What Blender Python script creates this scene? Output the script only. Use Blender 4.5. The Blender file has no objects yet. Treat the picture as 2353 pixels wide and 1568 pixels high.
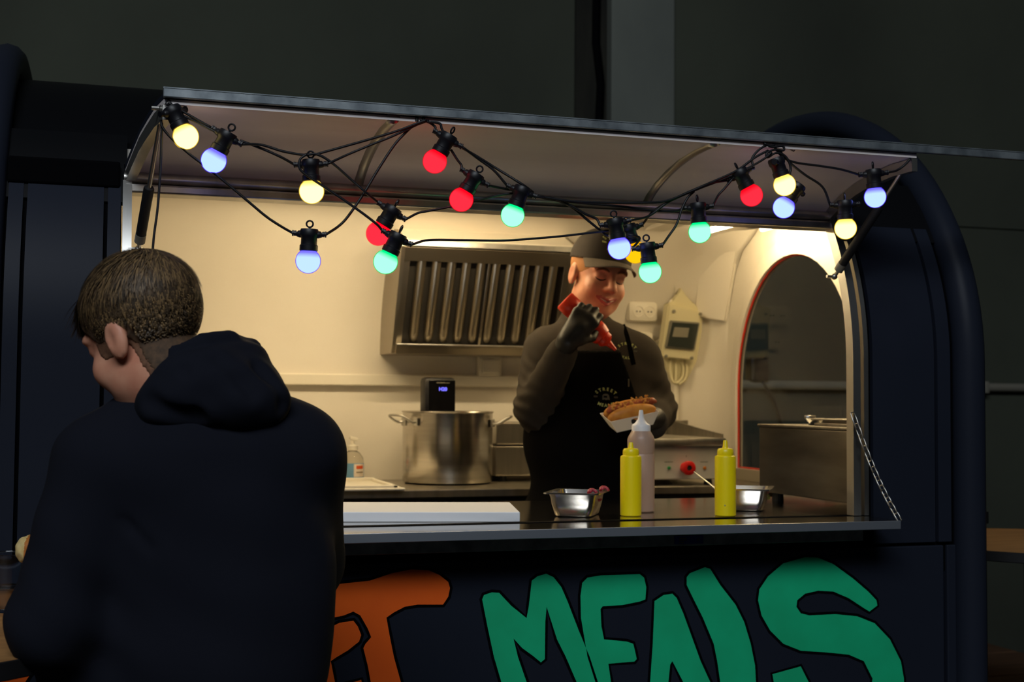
import bpy, bmesh, math, random
import numpy as np
from math import sin, cos, tan, atan, atan2, sqrt, pi, radians
from mathutils import Vector, Matrix
from mathutils.bvhtree import BVHTree
random.seed(7); np.random.seed(7)
S = bpy.context.scene
COL = S.collection

# ------------------------------------------------------------------ camera
CAM_P = Vector((0.0, -2.70, 1.50))
YAW, PITCH, ROLL, FPX = atan(3003 / 9574), atan(137 / 3000), radians(0.4), 3000.0
FWD = Vector((sin(YAW) * cos(PITCH), cos(YAW) * cos(PITCH), sin(PITCH)))
_r = Vector((cos(YAW), -sin(YAW), 0)); _u = _r.cross(FWD)
RGT = _r * cos(ROLL) + _u * sin(ROLL)
UPV = -_r * sin(ROLL) + _u * cos(ROLL)
cd = bpy.data.cameras.new('camera'); cam = bpy.data.objects.new('camera', cd); COL.objects.link(cam)
cam.matrix_world = Matrix(((RGT.x, UPV.x, -FWD.x, CAM_P.x), (RGT.y, UPV.y, -FWD.y, CAM_P.y),
                           (RGT.z, UPV.z, -FWD.z, CAM_P.z), (0, 0, 0, 1)))
cd.sensor_width = 36; cd.lens = FPX / 2353 * 36; cd.clip_start = 0.05
cd.dof.use_dof = True; cd.dof.focus_distance = 2.50; cd.dof.aperture_fstop = 5.6
S.camera = cam
E1 = Vector((cos(YAW), -sin(YAW), 0)); E2 = Vector((sin(YAW), cos(YAW), 0)); E3 = Vector((0, 0, 1))

def at(px, py, X=None, Y=None, Z=None, D=None):
    """the point of the place seen at a pixel of the photograph, on a given world plane (or at a given distance)"""
    d = FWD * FPX + RGT * (px - 1176.5) - UPV * (py - 784)
    if X is not None: t = (X - CAM_P.x) / d.x
    elif Y is not None: t = (Y - CAM_P.y) / d.y
    elif Z is not None: t = (Z - CAM_P.z) / d.z
    else: t = D / FPX
    return CAM_P + d * t

# ------------------------------------------------------------------ light
S.view_settings.view_transform = 'Standard'; S.view_settings.look = 'None'
S.view_settings.exposure = 0.0; S.view_settings.gamma = 1.0
try: S.view_settings.use_curve_mapping = False
except Exception: pass
w = bpy.data.worlds.new('hall_air'); S.world = w; w.use_nodes = True
w.node_tree.nodes['Background'].inputs[0].default_value = (0.75, 0.9, 1.0, 1)
w.node_tree.nodes['Background'].inputs[1].default_value = 0.005
def area(name, loc, look, sx, sy, energy, color):
    l = bpy.data.lights.new(name, 'AREA'); l.shape = 'RECTANGLE'; l.size = sx; l.size_y = sy
    l.energy = energy; l.color = color
    o = bpy.data.objects.new(name, l); COL.objects.link(o); o.location = loc
    o.rotation_euler = (Vector(look) - Vector(loc)).to_track_quat('-Z', 'Y').to_euler(); return o
area('hall_daylight', (-1.6, -6.6, 6.6), (1.0, 0.0, 1.2), 5.0, 2.0, 370, (0.86, 0.93, 1.0))
S.cycles.use_denoising = True
S.cycles.sample_clamp_indirect = 4.0
S.cycles.max_bounces = 8

# ------------------------------------------------------------------ materials
def lin(c):
    return tuple((x / 255 / 12.92 if x / 255 <= .04045 else ((x / 255 + .055) / 1.055) ** 2.4) for x in c)
def mat(name, rgb, rough=.5, metal=0., noise=None, bump=None, emit=None, trans=0., ior=1.45, coat=0., sss=0., spec=.5, alpha=1.):
    m = bpy.data.materials.new(name); m.use_nodes = True; nt = m.node_tree; b = nt.nodes['Principled BSDF']
    c = lin(rgb)
    b.inputs['Base Color'].default_value = (*c, 1); b.inputs['Roughness'].default_value = rough
    b.inputs['Metallic'].default_value = metal; b.inputs['Transmission Weight'].default_value = trans
    b.inputs['IOR'].default_value = ior; b.inputs['Coat Weight'].default_value = coat
    b.inputs['Specular IOR Level'].default_value = spec; b.inputs['Alpha'].default_value = alpha
    if sss: b.inputs['Subsurface Weight'].default_value = sss; b.inputs['Subsurface Radius'].default_value = (.012, .005, .003); b.inputs['Subsurface Scale'].default_value = 1
    if emit: b.inputs['Emission Color'].default_value = (*lin(emit[0]), 1); b.inputs['Emission Strength'].default_value = emit[1]
    if noise:   # (scale xyz, second colour, contrast low, high)
        tc = nt.nodes.new('ShaderNodeTexCoord'); mp = nt.nodes.new('ShaderNodeMapping'); n = nt.nodes.new('ShaderNodeTexNoise')
        r = nt.nodes.new('ShaderNodeValToRGB')
        mp.inputs['Scale'].default_value = noise[0]; n.inputs['Scale'].default_value = 1; n.inputs['Detail'].default_value = 6
        nt.links.new(tc.outputs['Object'], mp.inputs[0]); nt.links.new(mp.outputs[0], n.inputs['Vector'])
        r.color_ramp.elements[0].position = noise[2]; r.color_ramp.elements[1].position = noise[3]
        r.color_ramp.elements[0].color = (*lin(noise[1]), 1); r.color_ramp.elements[1].color = (*c, 1)
        nt.links.new(n.outputs['Fac'], r.inputs[0]); nt.links.new(r.outputs[0], b.inputs['Base Color'])
    if bump:    # (scale xyz, strength, distance)
        tc = nt.nodes.new('ShaderNodeTexCoord'); mp = nt.nodes.new('ShaderNodeMapping'); n = nt.nodes.new('ShaderNodeTexNoise')
        bp = nt.nodes.new('ShaderNodeBump'); mp.inputs['Scale'].default_value = bump[0]; n.inputs['Scale'].default_value = 1
        n.inputs['Detail'].default_value = 4
        bp.inputs['Strength'].default_value = bump[1]; bp.inputs['Distance'].default_value = bump[2]
        nt.links.new(tc.outputs['Object'], mp.inputs[0]); nt.links.new(mp.outputs[0], n.inputs['Vector'])
        nt.links.new(n.outputs['Fac'], bp.inputs['Height']); nt.links.new(bp.outputs[0], b.inputs['Normal'])
    return m
M = dict(
 concrete=mat('hall_concrete', (66, 70, 58), .9, noise=((.8, .8, .6), (48, 51, 42), .3, .7), bump=((9, 9, 9), .2, .01)),
 pilaster=mat('pilaster_plaster', (106, 110, 102), .9, noise=((3, 3, 1.2), (90, 94, 88), .3, .7)),
 groove=mat('stained_joint', (38, 37, 29), .95, noise=((6, 6, 1.5), (12, 12, 9), .35, .65), bump=((14, 14, 5), .4, .02)),
 floor=mat('hall_floor', (44, 39, 32), .8, noise=((2, 2, 2), (32, 28, 23), .3, .7)),
 navy=mat('navy_paint', (33, 37, 48), .45, noise=((1.3, 1.3, 1.3), (28, 32, 42), .3, .7), spec=.10),
 navyroof=mat('shaded_roof_skin', (9, 10, 13), .5, spec=.2),  # navy roof blackened: shade on the upward-facing skin is put into the colour
 black=mat('black_rubber', (12, 12, 14), .6),
 blackpaint=mat('black_paint', (4, 4, 6), .8, spec=.04),
 liner=mat('white_liner', (236, 230, 220), .42, noise=((1.5, 1.5, 1.5), (228, 221, 209), .3, .7)),
 hatchliner=mat('hatch_liner', (244, 236, 236), .3, noise=((.6, 5, 5), (222, 212, 210), .35, .7)),
 alu=mat('aluminium', (206, 204, 198), .36, 1., noise=((20, 3, 3), (170, 168, 164), .3, .7)),
 galv=mat('galvanised_edge', (150, 158, 162), .45, .7, noise=((26, 26, 26), (100, 108, 114), .3, .7)),
 steel=mat('stainless', (205, 200, 192), .22, 1., noise=((3, 3, 60), (180, 175, 168), .3, .7)),
 brushed=mat('brushed_stainless', (190, 184, 174), .34, 1., noise=((40, 40, 3), (165, 160, 150), .3, .7)),
 hoodsteel=mat('hood_steel', (160, 150, 134), .36, 1.),
 counter=mat('counter_steel', (196, 192, 186), .13, 1., noise=((2, 12, 12), (170, 166, 160), .3, .7), bump=((5, 30, 5), .04, .002)),
 shelfedge=mat('shelf_edge_steel', (165, 172, 182), .42, .85),
 dark=mat('dark_cabinet', (40, 36, 32), .6),
 whiteplastic=mat('white_plastic', (236, 230, 216), .4),
 board=mat('cutting_board', (226, 228, 232), .45),
 cream=mat('cream_plastic', (216, 208, 172), .5),
 smoked=mat('smoked_cover', (60, 66, 62), .15, trans=.35),
 greybox=mat('grey_plastic', (120, 116, 104), .5),
 cable=mat('black_cable', (14, 14, 18), .5),
 socket=mat('black_socket', (16, 16, 22), .45),
 mustard=mat('yellow_squeeze_plastic', (232, 208, 8), .35, sss=.1),
 brown=mat('brown_sauce_bottle', (168, 140, 122), .4),
 capwhite=mat('white_cap', (228, 226, 226), .4),
 red=mat('red_squeeze_plastic', (214, 48, 14), .35, sss=.1),
 redknob=mat('red_knob', (215, 30, 24), .4),
 redseal=mat('red_rubber_seal', (190, 44, 24), .5),
 green_led=mat('green_indicator', (20, 130, 70), .3), amber=mat('amber_indicator', (190, 110, 20), .3),
 panelgrey=mat('control_panel', (196, 194, 190), .45),
 orange=mat('orange_spray_paint', (240, 98, 0), .7, noise=((9, 9, 9), (226, 88, 0), .3, .7)),
 green=mat('green_spray_paint', (0, 188, 130), .7, noise=((9, 9, 9), (0, 172, 116), .3, .7)),
 hoodie=mat('navy_hoodie', (20, 22, 31), .95, bump=((900, 900, 900), .25, .001), spec=.15),
 hoodrim=mat('hood_edge', (20, 22, 34), .95, spec=.15),
 trousers=mat('dark_trousers', (26, 28, 34), .9),
 shoe=mat('dark_shoe', (24, 22, 22), .7),
 sweater=mat('charcoal_sweatshirt', (58, 53, 48), .95, bump=((700, 700, 700), .25, .001), spec=.1),
 apron=mat('black_apron', (9, 8, 8), .95, spec=.06),
 capcloth=mat('charcoal_cap', (58, 53, 50), .9, bump=((900, 900, 900), .2, .001), spec=.2),
 brim=mat('cap_brim', (98, 89, 80), .9, spec=.2),  # paler than the crown: light from above is put into the peak colour
 skin=mat('skin', (216, 156, 126), .5, sss=.12, noise=((24, 24, 24), (194, 126, 100), .3, .7)),
 lip=mat('lips', (176, 92, 84), .4), teeth=mat('teeth', (214, 200, 184), .3),
 lash=mat('lashes', (52, 32, 24), .8), brow=mat('eyebrows', (118, 78, 48), .9),
 darksteel=mat('warmer_steel', (170, 162, 148), .3, .9, noise=((2, 2, 10), (112, 104, 92), .3, .7)),  # steel darkened in colour for the dark reflection on the warmer casing
 fade=mat('cropped_hair', (120, 82, 58), .8, noise=((140, 140, 140), (92, 62, 44), .3, .7)),
 hairlight=mat('light_brown_hair', (124, 98, 64), .55),
 hair=mat('brown_hair', (92, 72, 48), .6, noise=((60, 60, 60), (44, 34, 22), .3, .7)),
 stubble=mat('short_hair', (90, 66, 45), .8, noise=((120, 120, 120), (60, 45, 31), .3, .7)),
 blond=mat('reddish_hair', (170, 112, 62), .7),
 glove=mat('black_glove', (20, 19, 19), .5), 
 lime=mat('lime_print', (196, 206, 130), .7), greyprint=mat('grey_print', (84, 82, 72), .8),
 bun=mat('bun', (216, 150, 60), .5, noise=((40, 40, 40), (190, 116, 34), .3, .7)),
 sausage=mat('sausage', (150, 70, 36), .4), onions=mat('fried_onions', (196, 140, 60), .7),
 paper=mat('paper_tray', (238, 226, 206), .8), pickle=mat('pickled_onion', (150, 36, 56), .4),
 salad=mat('green_relish', (112, 118, 40), .6), bread=mat('bread_crumb', (226, 206, 150), .9, noise=((60, 60, 60), (206, 176, 110), .3, .7)),
 crust=mat('bread_crust', (178, 108, 44), .7),
 wood=mat('table_wood', (172, 128, 78), .5, noise=((3, 40, 40), (140, 98, 56), .3, .7)),
 darkwood=mat('dark_wood', (84, 58, 36), .7, noise=((3, 30, 30), (60, 40, 24), .3, .7)),
 clear=mat('clear_plastic', (240, 244, 248), .06, trans=1., ior=1.35),
 drink=mat('amber_drink', (206, 140, 84), .2, trans=.4, ior=1.33),
 soap=mat('soap_bottle', (240, 236, 224), .1, trans=.92, ior=1.3),
 bluelabel=mat('blue_label', (110, 160, 200), .5), paperlabel=mat('paper_label', (244, 230, 216), .6), orangeprint=mat('orange_print', (224, 90, 40), .6),
 greyink=mat('grey_ink', (150, 130, 100), .7), ink=mat('dark_ink', (50, 50, 50), .7),
 display=mat('display_black', (8, 8, 10), .2), digits=mat('blue_digits', (90, 90, 255), .5, emit=((110, 110, 255), 1.5)),
 sticker=mat('blue_sticker', (30, 44, 130), .5),
 tube_strong=mat('lit_strong_lamp_tube', (255, 240, 200), .5, emit=((255, 228, 176), 138)),
 tube=mat('lit_lamp_tube', (255, 240, 200), .5, emit=((255, 226, 170), 40)),
)
def glass_mat():
    m = bpy.data.materials.new('window_glass'); m.use_nodes = True; nt = m.node_tree; nt.nodes.clear()
    o = nt.nodes.new('ShaderNodeOutputMaterial'); mx = nt.nodes.new('ShaderNodeMixShader'); t = nt.nodes.new('ShaderNodeBsdfTransparent')
    g = nt.nodes.new('ShaderNodeBsdfGlossy'); f = nt.nodes.new('ShaderNodeFresnel'); gm = nt.nodes.new('ShaderNodeNewGeometry'); mr = nt.nodes.new('ShaderNodeMapRange'); mr.inputs[3].default_value = 1.5; mr.inputs[4].default_value = 1 / 1.5
    nt.links.new(gm.outputs['Backfacing'], mr.inputs[0]); nt.links.new(mr.outputs[0], f.inputs[0])
    t.inputs[0].default_value = (.86, .9, .88, 1); g.inputs['Roughness'].default_value = .02
    nt.links.new(f.outputs[0], mx.inputs[0]); nt.links.new(t.outputs[0], mx.inputs[1]); nt.links.new(g.outputs[0], mx.inputs[2]); nt.links.new(mx.outputs[0], o.inputs[0]); return m
M['glass'] = glass_mat()
def shell_mat(name, rgb, strength):
    """tinted translucent plastic globe"""
    m = bpy.data.materials.new(name); m.use_nodes = True; nt = m.node_tree; nt.nodes.clear()
    o = nt.nodes.new('ShaderNodeOutputMaterial'); mx = nt.nodes.new('ShaderNodeMixShader'); t = nt.nodes.new('ShaderNodeBsdfTransparent')
    e = nt.nodes.new('ShaderNodeEmission'); e.inputs[0].default_value = (*lin(rgb), 1); e.inputs[1].default_value = strength
    c = lin(rgb); t.inputs[0].default_value = (*[.55 + .45 * x for x in c], 1); mx.inputs[0].default_value = .30
    nt.links.new(t.outputs[0], mx.inputs[1]); nt.links.new(e.outputs[0], mx.inputs[2]); nt.links.new(mx.outputs[0], o.inputs[0]); return m
def core_mat(name, pale, deep):
    """lit LED dome: saturated near the cap, pale where the diodes shine through"""
    m = bpy.data.materials.new(name); m.use_nodes = True; nt = m.node_tree; nt.nodes.clear()
    o = nt.nodes.new('ShaderNodeOutputMaterial'); e = nt.nodes.new('ShaderNodeEmission'); tc = nt.nodes.new('ShaderNodeTexCoord')
    sp = nt.nodes.new('ShaderNodeSeparateXYZ'); r = nt.nodes.new('ShaderNodeValToRGB'); mr = nt.nodes.new('ShaderNodeMapRange')
    mr.inputs[1].default_value = -.024; mr.inputs[2].default_value = .024
    nt.links.new(tc.outputs['Object'], sp.inputs[0]); nt.links.new(sp.outputs['Z'], mr.inputs[0]); nt.links.new(mr.outputs[0], r.inputs[0])
    pass
    r.color_ramp.elements[0].color = (*pale, 1); r.color_ramp.elements[1].color = (*deep, 1)
    r.color_ramp.elements[0].position = .62; r.color_ramp.elements[1].position = .82
    nt.links.new(r.outputs[0], e.inputs[0]); nt.links.new(e.outputs[0], o.inputs[0]); return m
BULB = {
 'warm': (shell_mat('warm_globe', (255, 214, 60), 1.6), core_mat('warm_core', (3.2, 2.9, 1.75), (2.6, 1.7, .45))),
 'blue': (shell_mat('blue_globe', (96, 60, 255), 1.5), core_mat('blue_core', (1.25, 2.05, 4.0), (.40, .42, 3.2))),
 'red': (shell_mat('red_globe', (255, 10, 40), 1.3), core_mat('red_core', (2.2, .075, .13), (1.9, .004, .02))),
 'green': (shell_mat('green_globe', (0, 235, 120), 1.1), core_mat('green_core', (1.2, 3.0, 1.85), (.0, 1.6, .55))),
 'yellow': (shell_mat('yellow_globe', (255, 200, 0), 1.0), core_mat('yellow_core', (1.2, .80, .01), (1., .5, 0.))),
}

# ------------------------------------------------------------------ object helpers
def tag(o, label=None, cat=None, group=None, kind=None):
    if label: o['label'] = label
    if cat: o['category'] = cat
    if group: o['group'] = group
    if kind: o['kind'] = kind
    return o
BASE = {}
def thing(name, label, cat, loc=(0, 0, 0), group=None):
    o = bpy.data.objects.new(name, None); COL.objects.link(o); o.location = loc; o.empty_display_size = .05
    BASE[o.name] = Vector(loc); return tag(o, label, cat, group)
def link(name, me, m, parent=None, label=None, smooth=None):
    o = bpy.data.objects.new(name, me); COL.objects.link(o)
    if m is not None and not me.materials: me.materials.append(m)
    if parent: o.parent = parent; BASE[o.name] = BASE[parent.name]
    else: BASE[o.name] = Vector((0, 0, 0))
    if label: o['label'] = label
    return o
def obj(name, bm, m, parent=None, label=None, smooth=False, origin=None):
    """one mesh object; bm is in world coordinates"""
    bmesh.ops.recalc_face_normals(bm, faces=bm.faces[:])
    me = bpy.data.meshes.new(name)
    off = BASE[parent.name] if parent else Vector(origin if origin else (0, 0, 0))
    bmesh.ops.translate(bm, verts=bm.verts[:], vec=-off)
    bm.to_mesh(me); bm.free()
    if smooth:
        for p in me.polygons: p.use_smooth = True
        if smooth is not True: me.set_sharp_from_angle(angle=radians(smooth))
    o = link(name, me, M[m] if isinstance(m, str) else m, parent, label)
    if not parent: o.location = off; BASE[o.name] = off
    return o
def B(): return bmesh.new()
def add(bm, vs, fs):
    v = [bm.verts.new(p) for p in vs]
    for f in fs:
        try: bm.faces.new([v[i] for i in f])
        except ValueError: pass
    return v
def box(bm, lo, hi, bev=0.):
    x0, y0, z0 = lo; x1, y1, z1 = hi
    v = add(bm, [(x0, y0, z0), (x1, y0, z0), (x1, y1, z0), (x0, y1, z0), (x0, y0, z1), (x1, y0, z1), (x1, y1, z1), (x0, y1, z1)],
        [(0, 3, 2, 1), (4, 5, 6, 7), (0, 1, 5, 4), (1, 2, 6, 5), (2, 3, 7, 6), (3, 0, 4, 7)])
    if bev:
        es = list({e for a in v for e in a.link_edges})
        bmesh.ops.bevel(bm, geom=es, offset=bev, segments=2, profile=.5, affect='EDGES')
    return bm
def obox(bm, c, ax, ay, az, sx, sy, sz, bev=0.):
    """oriented box"""
    c = Vector(c); p = [c + ax * (sx / 2 * i) + ay * (sy / 2 * j) + az * (sz / 2 * k) for i, j, k in
        ((-1, -1, -1), (1, -1, -1), (1, 1, -1), (-1, 1, -1), (-1, -1, 1), (1, -1, 1), (1, 1, 1), (-1, 1, 1))]
    v = add(bm, p, [(0, 3, 2, 1), (4, 5, 6, 7), (0, 1, 5, 4), (1, 2, 6, 5), (2, 3, 7, 6), (3, 0, 4, 7)])
    if bev:
        es = list({e for a in v for e in a.link_edges})
        bmesh.ops.bevel(bm, geom=es, offset=bev, segments=2, profile=.5, affect='EDGES')
    return bm
def frame_of(d):
    d = Vector(d).normalized(); a = Vector((0, 0, 1)) if abs(d.z) < .9 else Vector((1, 0, 0))
    x = a.cross(d).normalized(); return x, d.cross(x), d
def tube(bm, pts, r, n=8, cap=True, closed=False):
    pts = [Vector(p) for p in pts]; rs = r if isinstance(r, (list, tuple)) else [r] * len(pts); N = len(pts); rings = []
    x, y, d = frame_of(pts[1] - pts[0])
    for i, p in enumerate(pts):
        if closed: t = (pts[(i + 1) % N] - pts[i - 1])
        else: t = pts[min(i + 1, N - 1)] - pts[max(i - 1, 0)]
        t.normalize(); x = (x - t * x.dot(t)).normalized(); y = t.cross(x)
        rings.append([bm.verts.new(p + (x * cos(2 * pi * k / n) + y * sin(2 * pi * k / n)) * rs[i]) for k in range(n)])
    for i in range(N if closed else N - 1):
        a, b = rings[i], rings[(i + 1) % N]
        for k in range(n): bm.faces.new((a[k], a[(k + 1) % n], b[(k + 1) % n], b[k]))
    if cap and not closed: bm.faces.new(rings[0][::-1]); bm.faces.new(rings[-1])
    return bm
def lathe(bm, prof, c=(0, 0, 0), n=24, axis=None):
    """prof: (radius, height) list"""
    c = Vector(c); x, y, d = frame_of(axis) if axis is not None else (Vector((1, 0, 0)), Vector((0, 1, 0)), Vector((0, 0, 1)))
    rings = []
    for r, h in prof:
        if r < 1e-6: rings.append([bm.verts.new(c + d * h)])
        else: rings.append([bm.verts.new(c + d * h + (x * cos(2 * pi * k / n) + y * sin(2 * pi * k / n)) * r) for k in range(n)])
    for a, b in zip(rings, rings[1:]):
        for k in range(n):
            q = [a[k % len(a)], a[(k + 1) % n % len(a)], b[(k + 1) % n % len(b)], b[k % len(b)]]
            q = list(dict.fromkeys(q))
            if len(q) > 2:
                try: bm.faces.new(q)
                except ValueError: pass
    if len(rings[0]) > 1: bm.faces.new(rings[0][::-1])
    if len(rings[-1]) > 1: bm.faces.new(rings[-1])
    return bm
def strip(bm, prof, x0, x1, th):
    """sheet that follows a (y,z) profile, thickness th on its inner side, between x0 and x1 (numbers or per-point lists)"""
    n = len(prof); A = []
    xs0 = x0 if isinstance(x0, list) else [x0] * n; xs1 = x1 if isinstance(x1, list) else [x1] * n
    for i, (y, z) in enumerate(prof):
        a = prof[max(i - 1, 0)]; b = prof[min(i + 1, n - 1)]; ty, tz = b[0] - a[0], b[1] - a[1]; L = sqrt(ty * ty + tz * tz) or 1
        ny, nz = tz / L * th, -ty / L * th
        A.append([bm.verts.new(p) for p in ((xs0[i], y, z), (xs1[i], y, z), (xs1[i], y + ny, z + nz), (xs0[i], y + ny, z + nz))])
    for a, b in zip(A, A[1:]):
        for k in range(4): bm.faces.new((a[k], a[(k + 1) % 4], b[(k + 1) % 4], b[k]))
    bm.faces.new(A[0][::-1]); bm.faces.new(A[-1]); return bm
def spline(pts, n=8):
    """Catmull-Rom"""
    P = [Vector(p) for p in pts]; out = []
    Q = [P[0] * 2 - P[1]] + P + [P[-1] * 2 - P[-2]]
    for i in range(1, len(Q) - 2):
        for k in range(n):
            t = k / n; a, b, c, d = Q[i - 1], Q[i], Q[i + 1], Q[i + 2]
            out.append(.5 * ((2 * b) + (c - a) * t + (2 * a - 5 * b + 4 * c - d) * t * t + (3 * b - a - 3 * c + d) * t ** 3))
    out.append(P[-1]); return out
def text_mesh(s, size, font_bold=.0):
    c = bpy.data.curves.new('t', 'FONT'); c.body = s; c.size = size; c.align_x = 'CENTER'; c.align_y = 'CENTER'; c.offset = font_bold
    o = bpy.data.objects.new('t', c); COL.objects.link(o); dg = bpy.context.evaluated_depsgraph_get()
    me = bpy.data.meshes.new_from_object(o.evaluated_get(dg)); bpy.data.objects.remove(o); bpy.data.curves.remove(c); return me
def text_bm(bm, s, size, c, ax, ay, bold=0.):
    """flat lettering: centre c, right ax, up ay"""
    me = text_mesh(s, size, bold); c = Vector(c)
    vs = [c + ax * v.co.x + ay * v.co.y for v in me.vertices]
    add(bm, vs, [tuple(p.vertices) for p in me.polygons]); bpy.data.meshes.remove(me); return bm

# ------------------------------------------------------------------ implicit surfaces (bodies, clothes, food)
def nz(p): return np.array(p, dtype=np.float64)
def s_ell(P, c, r, R=None):
    q = P - nz(c)
    if R is not None: q = q @ nz(R)
    r = nz(r); k0 = np.sqrt(((q / r) ** 2).sum(1)) + 1e-9; k1 = np.sqrt(((q / r ** 2) ** 2).sum(1)) + 1e-9
    return k0 * (k0 - 1) / k1
def s_cap(P, a, b, r0, r1):
    a = nz(a); d = nz(b) - a; t = np.clip(((P - a) @ d) / max(d @ d, 1e-9), 0, 1)
    return np.sqrt(((P - a - t[:, None] * d) ** 2).sum(1)) - (r0 + (r1 - r0) * t)
def smin(a, b, k):
    h = np.clip(.5 + .5 * (b - a) / k, 0, 1); return b + (a - b) * h - k * h * (1 - h)
def ssub(a, b, k): return -smin(-a, b, k)      # a minus b
def blend(P, prims, k=.03):
    d = None
    for p in prims:
        kk = k
        if p[0] == 'c': v = s_cap(P, *p[1:5]); kk = p[5] if len(p) > 5 else k
        else: v = s_ell(P, p[1], p[2], p[3] if len(p) > 3 else None); kk = p[4] if len(p) > 4 else k
        d = v if d is None else smin(d, v, kk)
    return d
def surf(fn, lo, hi, h):
    """surface nets over a block-sparse grid; returns verts, quads"""
    lo = nz(lo); n = np.ceil((nz(hi) - lo) / h).astype(int) + 1; bs = 8; nb = (n + bs - 1) // bs; n = nb * bs
    ci = np.stack(np.meshgrid(*[np.arange(k) for k in nb], indexing='ij'), -1).reshape(-1, 3)
    cp = lo + (ci * bs + (bs - 1) / 2) * h; cv = fn(cp)
    V = np.repeat(np.repeat(np.repeat(cv.reshape(nb), bs, 0), bs, 1), bs, 2)
    act = ci[np.abs(cv) < h * bs * 1.15]
    off = np.stack(np.meshgrid(*[np.arange(bs)] * 3, indexing='ij'), -1).reshape(-1, 3)
    for k in range(0, len(act), 400):
        I = (act[k:k + 400, None, :] * bs + off[None]).reshape(-1, 3); V[I[:, 0], I[:, 1], I[:, 2]] = fn(lo + I * h)
    s = V < 0
    acc = np.zeros((*[x - 1 for x in n], 3), dtype=np.float32); cnt = np.zeros([x - 1 for x in n], dtype=np.float32)
    sl = lambda o, ax=None: tuple(slice(o[i], n[i] - 1 + o[i]) for i in range(3))
    for ax in range(3):
        o1, o2 = [(1, 2), (0, 2), (0, 1)][ax]
        for p in (0, 1):
            for q in (0, 1):
                a = [0, 0, 0]; a[o1] = p; a[o2] = q; b = list(a); b[ax] = 1
                va, vb = V[sl(a)], V[sl(b)]; m = s[sl(a)] != s[sl(b)]; I = np.nonzero(m)
                t = va[I] / (va[I] - vb[I] + 1e-12)
                for d in range(3): acc[I + (np.full(len(I[0]), d),)] += (t if d == ax else a[d])
                cnt[I] += 1
    I = np.nonzero(cnt > 0); idx = np.full(cnt.shape, -1); idx[I] = np.arange(len(I[0]))
    verts = lo + (np.stack(I, 1) + acc[I] / cnt[I][:, None]) * h
    quads = []
    for ax in range(3):
        o1, o2 = [(1, 2), (2, 0), (0, 1)][ax]
        A = [slice(1, n[i] - 1) for i in range(3)]; A[ax] = slice(0, n[ax] - 1); Bq = list(A); Bq[ax] = slice(1, n[ax])
        m = s[tuple(A)] != s[tuple(Bq)]; J = np.stack(np.nonzero(m), 1)
        base = np.array([1, 1, 1]); base[ax] = 0; G = J + base
        def cell(d1, d2):
            H = G.copy(); H[:, o1] -= d1; H[:, o2] -= d2; return idx[H[:, 0], H[:, 1], H[:, 2]]
        q = np.stack([cell(1, 1), cell(0, 1), cell(0, 0), cell(1, 0)], 1)
        flip = ~s[tuple(A)][m]; q[flip] = q[flip][:, ::-1]; quads.append(q)
    q = np.concatenate(quads); q = q[(q >= 0).all(1)]
    return verts, q
def sdf_obj(name, fn, lo, hi, h, m, parent=None, label=None, matfn=None, mats=None):
    v, q = surf(fn, lo, hi, h); off = nz(BASE[parent.name]) if parent else np.zeros(3)
    me = bpy.data.meshes.new(name); me.from_pydata((v - off).tolist(), [], q.tolist()); me.validate()
    for x in (mats or [m]): me.materials.append(M[x])
    me.polygons.foreach_set('use_smooth', np.ones(len(me.polygons), dtype=bool))
    if matfn is not None:
        c = v[q].mean(1); 
        if len(c) == len(me.polygons): me.polygons.foreach_set('material_index', matfn(c).astype(np.int32))
    me.update(); return link(name, me, None, parent, label)
def bvh_of(o):
    me = o.data; off = BASE[o.name]
    return BVHTree.FromPolygons([v.co + off for v in me.vertices], [tuple(p.vertices) for p in me.polygons])
# ------------------------------------------------------------------ the hall
def struct(name, bm, m, parent=None):
    o = obj(name, bm, m, parent); o['kind'] = 'structure'; return o
WY = 3.0
b = B(); box(b, (-6, WY, 0), (2.085, WY + .3, 5.0)); struct('wall_back', b, 'concrete')
b = B(); box(b, (2.586, WY, 2.415), (9, WY + .3, 5.0)); box(b, (2.586, WY, 0), (9, WY + .3, 2.395)); box(b, (2.6, WY + .012, 2.39), (9, WY + .29, 2.42)); struct('wall_right', b, 'concrete')
b = B(); box(b, (2.261, WY - .03, 0), (2.586, WY + .3, 5.0), .006); struct('trim_1', b, 'pilaster')
b = B(); box(b, (2.085, WY + .03, 0), (2.261, WY + .3, 5.0)); struct('trim_2', b, 'groove')
b = B(); pts = [(2.215 + .012 * sin(z * 5.1) + .008 * sin(z * 13), WY + .028, z) for z in np.arange(0, 5.01, .2)]
tube(b, pts, .022, 6); struct('trim_3', b, 'blackpaint')
b = B(); box(b, (-6, -10, -.1), (9, WY, 0)); struct('floor', b, 'floor')
b = B(); tube(b, [(2.3, WY - .03, 1.585), (6.0, WY - .03, 1.585)], .022, 10)  # pipe added to stand in for a line reflected in the window pane
for x in (2.9, 3.6, 4.3): box(b, (x, WY - .06, 1.555), (x + .03, WY, 1.615), .004)
tag(obj('reflection_pipe', b, 'greybox', None, smooth=30), 'grey pipe on the hall wall, added for a line reflected in the trailer window', 'pipe')
t = thing('wall_socket', 'dark box with hanging lead, added for a dark shape reflected in the arched window', 'socket', (3.02, WY, 1.62))
b = B(); box(b, (2.97, WY - .07, 1.60), (3.07, WY - .001, 1.72), .012); obj('housing', b, 'socket', t)  # box and lead added to stand in for a dark reflection in the pane
b = B(); tube(b, spline([(3.04, WY - .05, 1.60), (3.12, WY - .04, 1.48), (3.17, WY - .03, 1.32), (3.18, WY - .03, 1.12), (3.20, WY - .03, .9)]), .008, 6); obj('lead', b, 'cable', t, smooth=True)

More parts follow.
